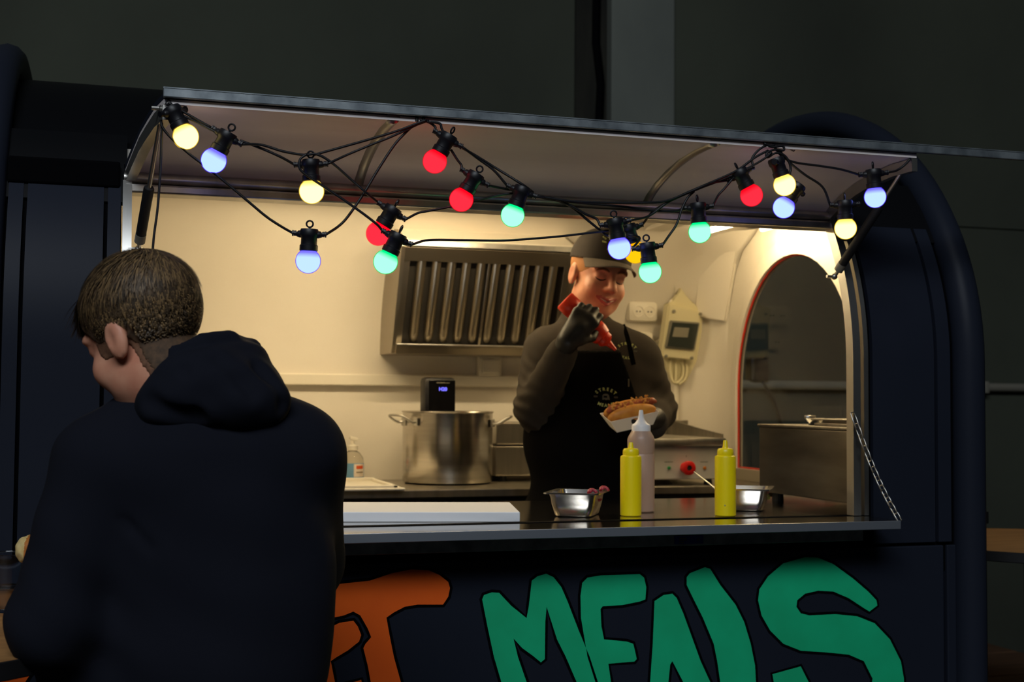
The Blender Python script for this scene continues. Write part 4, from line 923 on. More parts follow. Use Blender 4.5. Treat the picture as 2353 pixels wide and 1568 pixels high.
wire('black cable from the right hatch edge to the blue bulb at the far right', (1778, 336), (1800, 362), (1830, 374), (1880, 381), (1930, 389), L[17][-1], Y=-.25)
wire('black cable from the hatch edge to the warm bulb at the opening corner', (1790, 345), (1815, 374), (1850, 402), (1890, 430), L[18][-1], Y=-.25)
wire('black cable from the far right blue bulb along the hatch end frame', L[17][1], (2060, 392), (2080, 378), (2092, 364), Y=-.24)
for x0, y0, x1, y1, lab in ((1028, 275, 1062, 276, 'black latch rod under the middle of the hatch edge'), (1835, 336, 1866, 339, 'black latch rod under the right of the hatch edge')):
    p, q = at(x0, y0, Y=-.235), at(x1, y1, Y=-.235); t = thing('hatch_latch', lab, 'latch', p)
    b = B(); tube(b, [p, q], .0048, 10); obj('rod', b, 'black', t, smooth=40)
    b = B(); tube(b, [p - X1 * .03 - Z1 * .004, p - X1 * .012 - Z1 * .012, p + Z1 * .002], .0015, 6); tube(b, [p - X1 * .028 - Z1 * .003, p - X1 * .028 + Z1 * .02], .0015, 6); obj('wire_clip', b, 'greybox' if x0 > 1500 else 'black', t, smooth=True)
for x, lab in ((958, 'left one of the two black cable ties at the middle of the hatch edge'), (973, 'right one of the two black cable ties at the middle of the hatch edge'), (1757, 'left one of the two black cable ties at the right of the hatch edge'), (1778, 'right one of the two black cable ties at the right of the hatch edge')):
    p = at(x, 275 if x < 1000 else 332, Y=-.245); b = B(); tube(b, [p - Z1 * .004, p + Z1 * .006], .0035, 8); tube(b, [p, (p.x, p.y, 2.05)], .0012, 6); tag(obj('cable_tie', b, 'black', smooth=40), lab, 'cable tie', 'cable ties at the hatch edge')

# ------------------------------------------------------------------ tables beside the trailer
def bar_table(c, r, z, label):
    t = thing('bar_table', label, 'table', (c[0], c[1], 0))
    b = B(); lathe(b, [(0, z - .004), (r - .004, z - .004), (r - .002, z), (0, z)], (c[0], c[1], 0), 48); obj('tabletop', b, 'wood', t, smooth=30)
    b = B(); lathe(b, [(r - .002, z - .028), (r, z - .026), (r, z - .001), (r - .002, z + .0005), (r - .006, z - .001), (r - .006, z - .028)], (c[0], c[1], 0), 48); obj('edge_band', b, 'black', t, smooth=30)
    b = B(); lathe(b, [(0, z - .028), (r - .006, z - .028), (r - .006, z - .004), (0, z - .004)], (c[0], c[1], 0), 48); obj('core', b, 'darkwood', t)
    b = B(); tube(b, [(c[0], c[1], .02), (c[0], c[1], z - .028)], .032, 16); obj('post', b, 'black', t, smooth=40)
    b = B(); lathe(b, [(0, .0), (.2, .0), (.2, .012), (.04, .03), (0, .03)], (c[0], c[1], 0), 32); obj('base', b, 'black', t, smooth=30)
    return t
TZ = 1.12
pe = at(28, 1519, Z=TZ); tr = .27; tc = Vector((pe.x - tr * .62, pe.y + tr * .78, 0))
bar_table(tc, tr, TZ, 'round wooden bar table with black edge at the customer left')
bar_table((2.625, .52), .37, 1.10, 'round wooden bar table with black edge beyond the right end of the trailer')
pc = at(12, 1404, Z=TZ); pc = Vector((max(pc.x, -.99), pc.y, TZ))
t = thing('plastic_cup', 'clear ribbed plastic cup with a little amber drink on the left table', 'cup', pc)
sc = depth(pc) / FPX; H = 132 * sc; r1, r0 = 44 * sc, 30 * sc
b = B(); lathe(b, [(0, .0015), (r0, .001), (r0 + .001, .004), (r1, H - .003), (r1 + .0022, H - .0015), (r1 + .0005, H), (r1 - .0008, H - .003), (r0 - .0004, .006), (0, .005)], pc, 36); obj('cup', b, 'clear', t, smooth=30)
b = B(); lathe(b, [(0, .0062), (r0 - .001, .0065), (r0 + (r1 - r0) * .36 - .0012, H * .38), (0, H * .38)], pc, 32); obj('drink', b, 'drink', t, smooth=30)
b = B()
for hh in (.42, .36, .10, .05): lathe(b, [(r0 + (r1 - r0) * hh + .0004, H * hh - .0012), (r0 + (r1 - r0) * hh + .0018, H * hh), (r0 + (r1 - r0) * hh + .0004, H * hh + .0012)], pc, 36)
obj('rib', b, 'clear', t, smooth=True)
t = thing('bench', 'dark brown wooden bench beyond the right end of the trailer', 'bench', (3.0, 1.6, 0))
for k in range(5):
    y = 1.02 + k * .19
    b = B(); box(b, (2.55, y, .455), (3.56, y + .18, .50), .004); obj('plank', b, 'darkwood', t)
for x in (2.65, 3.45):
    b = B(); box(b, (x - .04, 1.04, .41), (x + .04, 1.93, .455), .004); obj('crossbar', b, 'darkwood', t)
    for y in (1.10, 1.86):
        b = B(); box(b, (x - .035, y - .035, 0), (x + .035, y + .035, .41), .004); obj('leg', b, 'darkwood', t)
# ------------------------------------------------------------------ people
def head_prims(smile=True):
    return [('e', (0, -.012, .045), (.076, .098, .086)), ('e', (0, .028, -.030), (.060, .060, .086), None, .03), ('e', (0, .050, -.090), (.030, .030, .024), None, .025),
            ('e', (.044, .012, -.062), (.022, .036, .030), None, .03), ('e', (-.044, .012, -.062), (.022, .036, .030), None, .03),
            ('e', (.037, .058, -.030), (.026, .026, .026), None, .02), ('e', (-.037, .058, -.030), (.026, .026, .026), None, .02),
            ('e', (.026, .074, .028), (.030, .016, .012), None, .015), ('e', (-.026, .074, .028), (.030, .016, .012), None, .015),
            ('c', (0, -.020, -.06), (0, -.030, -.11), .055, .050, .03)]
def head_sdf(q):
    d = blend(q, head_prims(), .03)
    m = q.copy(); m[:, 0] = np.abs(m[:, 0])
    d = ssub(d, s_ell(m, (.031, .098, .010), (.017, .020, .011)), .012)                    # eye sockets
    d = smin(d, s_ell(m, (.031, .0735, .009), (.0165, .0135, .0125)), .006)                # lowered lids
    d = smin(d, s_cap(q, (0, .086, .020), (0, .108, -.020), .0085, .0125), .012)           # nose
    d = smin(d, s_ell(m, (.0125, .096, -.026), (.009, .011, .008)), .008)
    d = ssub(d, s_ell(m, (.007, .101, -.034), (.004, .006, .003)), .003)
    up = s_cap(m, (0, .0950, -.0555), (.031, .081, -.0480), .0042, .0024)
    lo_ = s_cap(m, (0, .0930, -.0690), (.027, .082, -.0535), .0052, .0028)
    d = smin(d, np.minimum(up, lo_), .008)
    d = ssub(d, s_cap(m, (0, .099, -.0618), (.031, .0850, -.0500), .0030, .0018), .002)     # smiling mouth
    d = smin(d, s_ell(m, (.077, -.012, .000), (.010, .021, .033)), .008)                    # ears
    d = ssub(d, s_ell(m, (.089, -.006, .004), (.007, .011, .019)), .004)
    return d
def basis(f, up):
    f = Vector(f).normalized(); u = (Vector(up) - f * f.dot(Vector(up))).normalized(); r = f.cross(u)
    return r, f, u
class Pose:
    def __init__(s, o, f, up, sc=1.):
        s.o = nz(o); s.r, s.f, s.u = basis(f, up); s.R = np.stack([nz(s.r), nz(s.f), nz(s.u)], 1); s.s = sc   # columns
    def loc(s, P): return (P - s.o) @ s.R / s.s
    def w(s, p): return Vector(s.o + s.R @ (nz(p) * s.s))
def hand_prims(wrist, palm_dir, palm_n, curl, thumb_side, spread=.0, sc=1., fl=(.072, .080, .075, .060)):
    """wrist point, direction to the knuckles, palm normal (fingers curl towards it), curl angle per joint, thumb on +/- side"""
    w = Vector(wrist); d = Vector(palm_dir).normalized(); n = Vector(palm_n); n = (n - d * n.dot(d)).normalized(); s = d.cross(n) * thumb_side
    P = [('c', w, w + d * .045 * sc, .028 * sc, .030 * sc, .01)]
    for k in range(4):
        kx = (1.5 - k) * .0195 * sc; kn = w + d * (.085 - abs(1.2 - k) * .005) * sc + s * kx
        P.append(('c', w + d * .02 * sc + s * kx * .6, kn, .0145 * sc, .0125 * sc, .012))
        L_ = fl[k] * sc; a = 0; p = kn; dd = (d + s * (kx * spread * 20)).normalized()
        for j, fr in enumerate((.45, .32, .23)):
            a += curl[j]; v = dd * cos(a) + n * sin(a); q = p + v * (L_ * fr); P.append(('c', p, q, (.0102 - .001 * j) * sc, (.0094 - .001 * j) * sc, .004)); p = q
    tb = w + d * .022 * sc + s * .026 * sc; t1 = tb + (d * .55 + s * .55 + n * .62).normalized() * .040 * sc; t2 = t1 + (d * .75 - s * .05 + n * .66).normalized() * .034 * sc
    P += [('c', w + d * .01 * sc, tb, .017 * sc, .0155 * sc, .01), ('c', tb, t1, .0145 * sc, .0115 * sc, .008), ('c', t1, t2, .0112 * sc, .0095 * sc, .004)]
    return P
def prints(bv, strokes_bm, dirv, m, parent, name, off=.0018, label=None):
    if isinstance(strokes_bm, tuple): return [prints(bv, x, dirv, m, parent, name, off, label) for x in strokes_bm]
    """lay flat lettering onto a curved surface along a direction"""
    d = Vector(dirv).normalized(); bmesh.ops.triangulate(strokes_bm, faces=strokes_bm.faces[:])
    bmesh.ops.subdivide_edges(strokes_bm, edges=[e for e in strokes_bm.edges if e.calc_length() > .012], cuts=2)
    for v in strokes_bm.verts:
        h = bv.ray_cast(v.co - d * .3, d)
        if h[0] is not None: v.co = h[0] - d * off
    return obj(name, strokes_bm, m, parent, label)
def arc_text(bm, s, c, rad, a0, a1, size, ax, ay, inward=False, bold=.0004):
    n = len(s)
    for i, ch in enumerate(s):
        a = a0 + (a1 - a0) * (i / (n - 1)); ca, sa = sin(a), cos(a); p = Vector(c) + ax * (rad * ca) + ay * (rad * sa * (1 if not inward else -1)) 
        rx = ax * cos(a) - ay * sin(a) * (1 if not inward else -1); ry = ay * cos(a) + ax * sin(a) * (1 if not inward else -1)
        text_bm(bm, ch, size, p, rx, ry, bold)
def logo_bms(c, s, ax, ay):
    """STREET arched over a small van, MEALS beneath"""
    c = Vector(c); t = B(); t2 = B(); arc_text(t, 'STREET', c - ay * .45 * s, 1.05 * s, -.72, .72, .34 * s, ax, ay, False, .006 * s)
    arc_text(t2, 'MEALS', c + ay * .55 * s, 1.20 * s, -.42, .42, .34 * s, ax, ay, True, .006 * s)
    g = B()
    for sx in (-1, 1):
        for k in range(3): box_flat(g, c + ax * s * (sx * .78 + (k - 1) * .10) + ay * s * .02, .07 * s, .13 * s, ax, ay)
    van = B(); w_, h_ = .5 * s, .46 * s
    P = [(-.26, -.22), (-.26, .10), (-.20, .20), (-.05, .26), (.10, .26), (.22, .19), (.26, .10), (.26, -.10), (.30, -.12), (.30, -.22)]
    v = [van.verts.new(c + ax * x * s + ay * y * s) for x, y in P]; van.faces.new(v)
    win = B(); box_flat(win, c + ax * (-.03 * s) + ay * .02 * s, .27 * s, .13 * s, ax, ay)
    for x in (-.12, .17):
        o = [win.verts.new(c + ax * (x + .06 * cos(a)) * s + ay * (-.23 + .06 * sin(a)) * s) for a in np.linspace(0, 2 * pi, 11)[:-1]]; win.faces.new(o)
    return (t, t2), g, van, win
def box_flat(bm, c, w_, h_, ax, ay):
    v = [bm.verts.new(c + ax * (w_ / 2 * i) + ay * (h_ / 2 * j)) for i, j in ((-1, -1), (1, -1), (1, 1), (-1, 1))]; bm.faces.new(v)

# ------- the server behind the counter
ZS = depth(at(1370, 900, Y=.85))
def V(px, py, dz=0.): return at(px, py, D=ZS + dz)
SV = thing('person', 'man in charcoal sweatshirt, black apron and cap squeezing sauce onto a hot dog', 'person', (V(1340, 1100).x, .86, .30))
yaw, pit, rol = radians(22), radians(10), radians(9)
fh = E1 * sin(yaw) * cos(pit) - E2 * cos(yaw) * cos(pit) - E3 * sin(pit); uh = E3 * cos(rol) + E1 * sin(rol)
HP = Pose(V(1374, 640, -.015), fh, uh, .985)
neck_b = HP.w((0, -.045, -.17))
el_, sh_ = V(1229, 938, -.05), V(1254, 808, .0)
wl2, er_, sr_ = V(1498, 972, -.13), V(1507, 940, .03), V(1468, 824, .01)
bot_a, bot_b = V(1297, 690, -.190), V(1384, 775, -.185)          # ketchup bottle axis, base to shoulder
bd = (bot_b - bot_a).normalized(); bc = bot_a.lerp(bot_b, .50)
side = bd.cross(E2).normalized(); side = side if side.z < 0 else -side
# right hand: palm lies against the bottle from below/behind, fingers wrap over the front
hw_ = V(1306, 782, -.245)
RHAND = hand_prims(hw_, V(1352, 722, -.250) - hw_, E2, (.75, 1.0, .8), -1, 0, 1.0)
tray_c = V(1447, 950, -.235)
LH = V(1492, 962, -.205)
LHAND = hand_prims(LH + E1 * .020 + E2 * .045, -E1 * .75 - E2 * .62 - E3 * .16, E3 * 1.0 - E1 * .1, (.12, .35, .4), 1, .2, .98)
pelv = Vector((V(1338, 1160).x, .86, 1.06)); hipL, hipR = pelv - E1 * .085, pelv + E1 * .085
feetL, feetR = Vector((hipL.x - .02, .84, .33)), Vector((hipR.x + .02, .90, .33))
chest, belly = V(1366, 868, .0), V(1350, 1010, .0)
Rb = np.stack([nz(E1), nz(E2), nz(E3)], 1)
def torso(P, g=0.):
    return blend(P, [('e', chest, (.170 + g, .112 + g, .170 + g), Rb), ('e', belly, (.172 + g, .128 + g, .180 + g), Rb, .06), ('e', pelv + E3 * .02, (.182 + g, .128 + g, .24 + g), Rb, .06),
                     ('c', sh_ + E1 * .02, sr_ - E1 * .02, .058 + g, .058 + g, .05)], .05)
def arms(P, g=0., cut=True):
    return blend(P, [('c', sh_, el_, .064 + g, .056 + g), ('c', el_, hw_.lerp(el_, .18), .054 + g, .039 + g, .02), ], .03), blend(P, [('c', sr_, er_, .062 + g, .058 + g), ('c', er_, wl2 - E1 * .0, .054 + g, .043 + g, .02)], .03)
def server_body(P):
    d = head_sdf(HP.loc(P)) * HP.s
    d = smin(d, s_cap(P, HP.w((0, -.035, -.12)), neck_b, .056, .07), .02); d = smin(d, torso(P, -.02), .04)
    a, b2 = arms(P, -.016); d = smin(d, a, .02); d = smin(d, b2, .02)
    hp_ = [x for x in RHAND]; d = smin(d, blend(P, hp_, .006), .006); d = smin(d, s_cap(P, hw_, el_.lerp(hw_, .5), .029, .034), .012)
    d = smin(d, blend(P, LHAND, .006), .006); d = smin(d, s_cap(P, LH + E1 * .02 + E2 * .045, wl2, .029, .034), .012)
    for h, f in ((hipL, feetL), (hipR, feetR)):
        d = smin(d, s_cap(P, h, h.lerp(f, .5) - E2 * .01, .076, .056), .03); d = smin(d, s_cap(P, h.lerp(f, .5) - E2 * .01, f, .054, .038), .02); d = smin(d, s_cap(P, f, f - E2 * .14 - E3 * .005, .034, .026), .02)
    return d
def server_mat(c):
    hd = np.minimum(np.minimum(blend(c, RHAND, .006), blend(c, LHAND, .006)), np.minimum(s_cap(c, hw_, el_.lerp(hw_, .65), .031, .036), s_cap(c, LH + E1 * .02 + E2 * .045, wl2, .034, .036))); q = HP.loc(c); m = np.abs(q[:, 0])
    lipm = (np.minimum(s_cap(np.stack([m, q[:, 1], q[:, 2]], 1), (0, .0950, -.0555), (.031, .081, -.0480), .0042, .0024), s_cap(np.stack([m, q[:, 1], q[:, 2]], 1), (0, .0930, -.0690), (.027, .082, -.0535), .0052, .0028)) < .0014)
    return np.where(hd < .003, 1, np.where(lipm, 2, 0))
lo, hi = V(1150, 500).copy(), V(1600, 500)
body = sdf_obj('body', server_body, (V(1165, 900).x - .04, .42, .29), (V(1570, 900).x + .06, 1.12, 2.02), .0042, 'skin', SV, None, server_mat, ['skin', 'glove', 'lip'])
# face details
bf = bvh_of(body)
def on_face(p, off=.0): 
    p = Vector(p); a = HP.w((p.x, .2, p.z)); h = bf.ray_cast(a, -HP.f); return (h[0] + HP.f * off) if h[0] is not None else HP.w(p)
for sx in (-1, 1):
    b = B(); tube(b, [on_face((sx * x, 0, z), .0) for x, z in ((.0155, .0025), (.022, -.0015), (.031, -.0035), (.039, -.0015), (.046, .0035))], [.0011, .0019, .0023, .0021, .0012], 6); obj('eyelashes', b, 'lash', SV, smooth=True)
    b = B(); tube(b, [on_face((sx * x, 0, z), .0006) for x, z in ((.013, .0245), (.022, .0285), (.034, .0300), (.046, .0255), (.050, .0225))], [.0022, .0036, .0038, .0030, .0014], 6); obj('eyebrow', b, 'brow', SV, smooth=True)
b = B(); tube(b, [on_face((x, 0, -.0622 + abs(x) * .36), .0006) for x in np.linspace(-.021, .021, 9)], [.0006, .0013, .0017, .0019, .0019, .0019, .0017, .0013, .0006], 6); obj('teeth', b, 'teeth', SV, smooth=True)
def hair_s(P):
    q = HP.loc(P); d = s_ell(q, (0, -.013, .044), (.0795, .1015, .090)); d = np.maximum(d, q[:, 1] - .040 - np.clip(q[:, 2], 0, .2) * .5); return np.maximum(d, -.030 - q[:, 2] + np.abs(q[:, 1] - .02) * .15 + np.where(q[:, 1] > -.0, .035, 0)) * HP.s
sdf_obj('hair', hair_s, HP.w((0, 0, .03)) - Vector((.15,) * 3), HP.w((0, 0, .03)) + Vector((.15,) * 3), .004, 'blond', SV)
def sweater(P):
    d = torso(P, .004); a, b2 = arms(P, .003); d = smin(d, a, .035); d = smin(d, b2, .035)
    d = smin(d, s_cap(P, neck_b - E3 * .012, neck_b + (HP.w((0, -.02, -.06)) - neck_b) * .50, .082, .066), .03)
    ax = nz(el_ - sh_); q = P - nz(el_); r = np.sqrt((q ** 2).sum(1)); w_ = np.exp(-(r / .11) ** 2)
    d = d + w_ * .0035 * np.sin((P @ nz((E1 * .5 + E3 * .9))) * 210 + 2 * np.sin((P @ nz(E2)) * 40))
    q = P - nz(er_); r = np.sqrt((q ** 2).sum(1)); d = d + np.exp(-(r / .11) ** 2) * .003 * np.sin((P @ nz((E1 * .6 - E3 * .8))) * 200)
    d = d + .0016 * np.sin(P[:, 0] * 47 + P[:, 2] * 61) * np.sin(P[:, 2] * 38 - P[:, 1] * 50)
    d = ssub(d, s_cap(P, neck_b + E3 * .01, HP.w((0, .0, -.03)), .060, .064), .006)
    return np.maximum(d, -(P[:, 2] - 1.02))
sw = sdf_obj('sweatshirt', sweater, (V(1165, 900).x - .05, .44, 1.0), (V(1570, 900).x + .06, 1.12, 1.86), .006, 'sweater', SV)
def bib(P):
    u = (P - nz(chest)) @ nz(E1); zz = P[:, 2]; wd = np.where(zz > chest.z - .09, .105 + np.clip(chest.z - zz, -.2, .2) * .35, .22)
    t = torso(P, .0) ; d = np.maximum(t - .016, -(t - .0035)); fr = (P - nz(chest)) @ nz(E2) - np.where(zz > chest.z - .07, -.02, .05)
    d = np.maximum(d, fr); d = np.maximum(d, np.abs(u + .012) - wd); return np.maximum(np.maximum(d, zz - (chest.z + .075)), .62 - zz)
def trous(P):
    d = s_ell(P, pelv - E3 * .02, (.168, .122, .14), Rb)
    for h, f in ((hipL, feetL), (hipR, feetR)):
        k = h.lerp(f, .5) - E2 * .01; d = smin(d, s_cap(P, h, k, .088, .070), .03); d = smin(d, s_cap(P, k, f + E3 * .01, .070, .058), .02)
    return np.maximum(np.maximum(d, P[:, 2] - 1.10), .345 - P[:, 2])
sdf_obj('trousers', trous, (pelv.x - .3, .6, .32), (pelv.x + .3, 1.12, 1.14), .009, 'trousers', SV)
for f in (feetL, feetR):
    sdf_obj('shoe', lambda P, f=f: np.maximum(blend(P, [('c', f - E3 * .0, f - E2 * .15 - E3 * .012, .046, .036), ('c', f + E3 * .05, f, .046, .046)], .02), .3005 - P[:, 2]), f - Vector((.26, .26, .04)), f + Vector((.26, .2, .12)), .007, 'shoe', SV)
ap = sdf_obj('apron', bib, (V(1165, 900).x - .05, .55, .60), (V(1570, 900).x + .06, 1.0, 1.75), .006, 'apron', SV)
bs = bvh_of(sw)
def on_cloth(px, py, off=.003):
    o = CAM_P; d = (V(px, py) - o).normalized(); h = bs.ray_cast(o, d); return (h[0] - d * off) if h[0] is not None else V(px, py, -.12)
for pts in ([(1431, 746), (1437, 762), (1444, 785), (1450, 812), (1456, 838)],):
    b = B(); P = spline([on_cloth(*p) for p in pts], 4)
    for a, c in zip(P, P[1:]): 
        m_ = (a + c) / 2; obox(b, m_, (c - a).normalized(), (c - a).normalized().cross(FWD).normalized(), FWD, (c - a).length * 1.15, .013, .003)
    obj('apron_strap', b, 'apron', SV)
ba = bvh_of(ap); vd = (V(1390, 910) - CAM_P).normalized(); lx = RGT; ly = UPV
s_ = 29 * ZS / FPX
t_, g_, van, win = logo_bms(V(1392, 913, -.13), s_, (RGT + UPV * -.05).normalized(), UPV)
prints(ba, t_, vd, 'lime', ap, 'lettering', label='pale green lettering'); prints(ba, g_, vd, 'greyprint', ap, 'print'); prints(ba, van, vd, 'greyprint', ap, 'van_print'); prints(ba, win, vd, 'apron', ap, 'print', .003)
t_, g_, van, win = logo_bms(V(1440, 806, -.12), s_ * .88, (RGT + UPV * -.1).normalized(), (UPV + RGT * .1).normalized())
vd2 = (V(1440, 803) - CAM_P).normalized()
prints(bs, t_, vd2, 'lime', sw, 'lettering', .002, 'pale green lettering'); prints(bs, g_, vd2, 'greyprint', sw, 'print', .002); van.free(); win.free()
b = B(); p = V(1445, 880, -.14); box_flat(b, p, .004, .022, RGT, UPV); prints(ba, b, vd, 'greyprint', ap, 'stitch_label')
# cap
CAP_S = .985
def cap_shape(P):
    q = HP.loc(P); o = blend(q, [('e', (0, -.008, .056), (.087, .108, .094))], .01); i = None
    z0_ = .048 + .10 * np.clip(q[:, 1], -.2, .2) * .25; return np.maximum(o, z0_ - q[:, 2]) * HP.s
ct = sdf_obj('cap', cap_shape, HP.w((0, 0, .09)) - Vector((.15,) * 3), HP.w((0, 0, .09)) + Vector((.15,) * 3), .0036, 'capcloth', SV)
b = B(); rows = []
for k in range(9):
    tt = k / 8; row = []
    for j in range(21):
        a = radians(-68 + 136 * j / 20); ex_ = sin(a) * (.083 + .004 * tt); ey_ = cos(a) * .098 * 1 - .008; fwd_ = .066 * tt * (cos(a * .92) ** .7 if abs(a) < 1.5 else 0)
        zz = .059 - .008 * tt * tt - .022 * (sin(a) ** 2) * (tt ** .7) - .006 * tt
        row.append((ex_, ey_ + fwd_, zz))
    rows.append(row)
vt = [[b.verts.new(HP.w(p)) for p in r] for r in rows]; vb = [[b.verts.new(HP.w((p[0], p[1], p[2] - .003))) for p in r] for r in rows]
for G, fl in ((vt, 0), (vb, 1)):
    for a, c in zip(G, G[1:]):
        for j in range(20): b.faces.new((a[j], a[j + 1], c[j + 1], c[j]) if not fl else (a[j], c[j], c[j + 1], a[j + 1]))
for j in range(20): b.faces.new((vt[-1][j], vt[-1][j + 1], vb[-1][j + 1], vb[-1][j]))
for k in range(8):
    for j in (0, 20): b.faces.new((vt[k][j], vt[k + 1][j], vb[k + 1][j], vb[k][j]))
obj('cap_brim', b, 'brim', ct, 'peak in paler brown-grey, light from above in its colour', smooth=True)
for j in (-1, 0, 1):
    pass
b = B(); lathe(b, [(.008, 0), (.007, .004), (0, .005)], HP.w((0, -.008, .149)), 12, HP.u); obj('cap_button', b, 'capcloth', ct, smooth=True)
bcap = bvh_of(ct); cc = HP.w((.012, .10, .106)); t_, g_, van, win = logo_bms(cc, .034, -HP.r, HP.u)
prints(bcap, t_, -HP.f, 'lime', ct, 'lettering', .0016, 'pale green lettering'); prints(bcap, g_, -HP.f, 'lime', ct, 'print', .0016); prints(bcap, van, -HP.f, 'greyprint', ct, 'van_print', .0014); prints(bcap, win, -HP.f, 'capcloth', ct, 'print', .002)
# ketchup bottle held in the right hand
t = thing('ketchup_bottle', 'red squeeze bottle tipped in the raised gloved hand of the server', 'bottle', bot_a)
b = B(); lathe(b, [(0, 0), (.027, 0), (.0295, .003), (.0300, .030), (.0290, .032), (.0290, .110), (.0305, .112), (.031, .128), (.027, .146), (.021, .150)], bot_a, 28, bd); obj('body', b, 'red', t, smooth=40)
b = B(); lathe(b, [(.0225, .149), (.0225, .160), (.018, .165), (.010, .170), (.0065, .186), (.0045, .198), (0, .198)], bot_a, 24, bd); obj('nozzle_cap', b, 'red', t, smooth=40)
# hot dog in its paper tray on the left hand
tx = (V(1500, 930, -.21) - V(1398, 952, -.25)).normalized(); tz = (E3 - tx * tx.dot(E3)); tz = (tz - E2 * .35); tz = (tz - tx * tx.dot(tz)).normalized(); ty = tz.cross(tx)
TL = .135; TWd = .070
c0 = V(1447, 962, -.235)
t = thing('paper_tray', 'white paper tray held in the left gloved hand of the server', 'tray', c0)
b = B()
def trl(l0, l1, wd, z): return [b.verts.new(c0 + tx * x + ty * y + tz * z) for x, y in ((-l0, -wd), (l1, -wd), (l1, wd), (-l0, wd))]
a0 = trl(.050, .058, .024, -.022); a1 = trl(.072, .072, .036, .018); a2 = trl(.0705, .0705, .0345, .018); a3 = trl(.049, .057, .023, -.0205)
for G, Hh in ((a0, a1), (a1, a2), (a2, a3)):
    for i in range(4): b.faces.new((G[i], G[(i + 1) % 4], Hh[(i + 1) % 4], Hh[i]))
b.faces.new(a0); b.faces.new(a3); obj('tray', b, 'paper', t)
t = thing('hot_dog', 'hot dog in a golden bun topped with fried onions, lying in the paper tray', 'hot dog', c0 + tz * .01)
RT_ = np.stack([nz(tx), nz(ty), nz(tz)], 1)
def bun_s(P):
    d = smin(s_ell(P, c0 - ty * .016 + tz * .019, (.072, .019, .026), RT_), s_ell(P, c0 + ty * .015 + tz * .022, (.070, .019, .026), RT_), .004); d = smin(d, s_ell(P, c0 + tz * .004, (.054, .022, .014), RT_), .01)
    return ssub(d, s_cap(P, c0 - tx * .05 + tz * .044, c0 + tx * .08 + tz * .040, .009, .012), .004)
sdf_obj('bun', bun_s, c0 - Vector((.1,) * 3), c0 + Vector((.1,) * 3), .003, 'bun', t)
b = B(); tube(b, spline([c0 + tx * -.056 + tz * .034, c0 + tx * -.052 + tz * .037, c0 + tz * .037, c0 + tx * .066 + tz * .036, c0 + tx * .072 + tz * .032], 4), [.004] + [.0105] * 15 + [.004], 12); obj('sausage', b, 'sausage', t, smooth=True)
b = B()
for k in range(120):
    p = c0 + tx * random.uniform(-.055, .062) + ty * random.gauss(0.002, .008) + tz * (.046 + random.uniform(-.005, .004)); bmesh.ops.create_icosphere(b, subdivisions=1, radius=random.uniform(.0022, .0042), matrix=Matrix.Translation(p))
o = obj('fried_onions', b, 'onions', t); o['kind'] = 'stuff'

# ------- the customer in front
ZC = 2.02
def C(px, py, dz=0.): return at(px, py, D=ZC + dz)
CU = thing('person', 'man with short brown hair and dark hoodie seen from behind, eating at the left', 'person', (C(450, 1300).x, C(450, 1300).y, 0))
fh = E1 * -.83 + E2 * .46 - E3 * .34; uh = E3 * .95 - E1 * .24
KP = Pose(C(334, 779, .0), fh, uh, .955)
nb = C(455, 905, .02)
shl, shr = C(228, 1070, -.03), C(690, 1035, .05)
ell, elr = C(124, 1436, -.08), C(700, 1300, .17)
wrl, wrr = C(262, 1350, .25), C(330, 1250, .30)
ch, mid_, pel = C(450, 1090, .02), C(485, 1340, .02), C(478, 1600, .02); pel.z = 1.0
hl, hr = pel - E1 * .09, pel + E1 * .09
fl_, fr_ = Vector((hl.x - .03, hl.y - .02, .055)), Vector((hr.x + .04, hr.y + .04, .055))
brp = C(62, 1264, .29)
LHC = hand_prims(wrl, (brp - wrl), E1 * -.3 - E2 * .9, (.5, .7, .5), 1, 0, .95)
RHC = hand_prims(wrr, (brp + E1 * .10 - wrr), -E1 * .6 + E3 * .4, (.3, .6, .5), -1, 0, .95)
def torso_c(P, g=0.):
    return blend(P, [('e', ch, (.185 + g, .120 + g, .165 + g), Rb), ('e', mid_, (.195 + g, .125 + g, .22 + g), Rb, .06), ('c', shl + E1 * .03, shr - E1 * .03, .062 + g, .062 + g, .06), ('c', ch + E3 * .06, nb - E3 * .02, .10 + g, .07 + g, .06), ('e', pel + E3 * .08, (.185 + g, .13 + g, .13 + g), Rb, .05), ('c', C(205, 1535, .0), C(215, 1690, .02), .074 + g, .074 + g, .06)], .05)
def arms_c(P, g=0.):
    return smin(blend(P, [('c', shl, ell, .068 + g, .068 + g), ('c', ell, wrl.lerp(ell, .12), .060 + g, .044 + g, .03)], .04), blend(P, [('c', shr, elr, .070 + g, .062 + g), ('c', elr, wrr.lerp(elr, .12), .058 + g, .044 + g, .03)], .04), .01)
def cust_body(P):
    d = head_sdf(KP.loc(P)) * KP.s; d = smin(d, s_cap(P, KP.w((0, -.03, -.08)), nb, .056, .046), .03); d = smin(d, torso_c(P, -.03), .04); d = smin(d, arms_c(P, -.024), .02)
    d = smin(d, blend(P, LHC, .006), .008); d = smin(d, blend(P, RHC, .006), .008)
    for h, f in ((hl, fl_), (hr, fr_)):
        k = h.lerp(f, .5) + E2 * .015; d = smin(d, s_cap(P, h, k, .08, .058), .03); d = smin(d, s_cap(P, k, f, .055, .04), .02); d = smin(d, s_cap(P, f, f + E2 * .13 - E3 * .012, .036, .028), .02)
    return d
sdf_obj('body', cust_body, (C(0, 1000).x - .12, C(450, 1000).y - .30, .0), (C(800, 1000).x + .10, C(450, 1000).y + .48, 1.76), .0048, 'skin', CU)
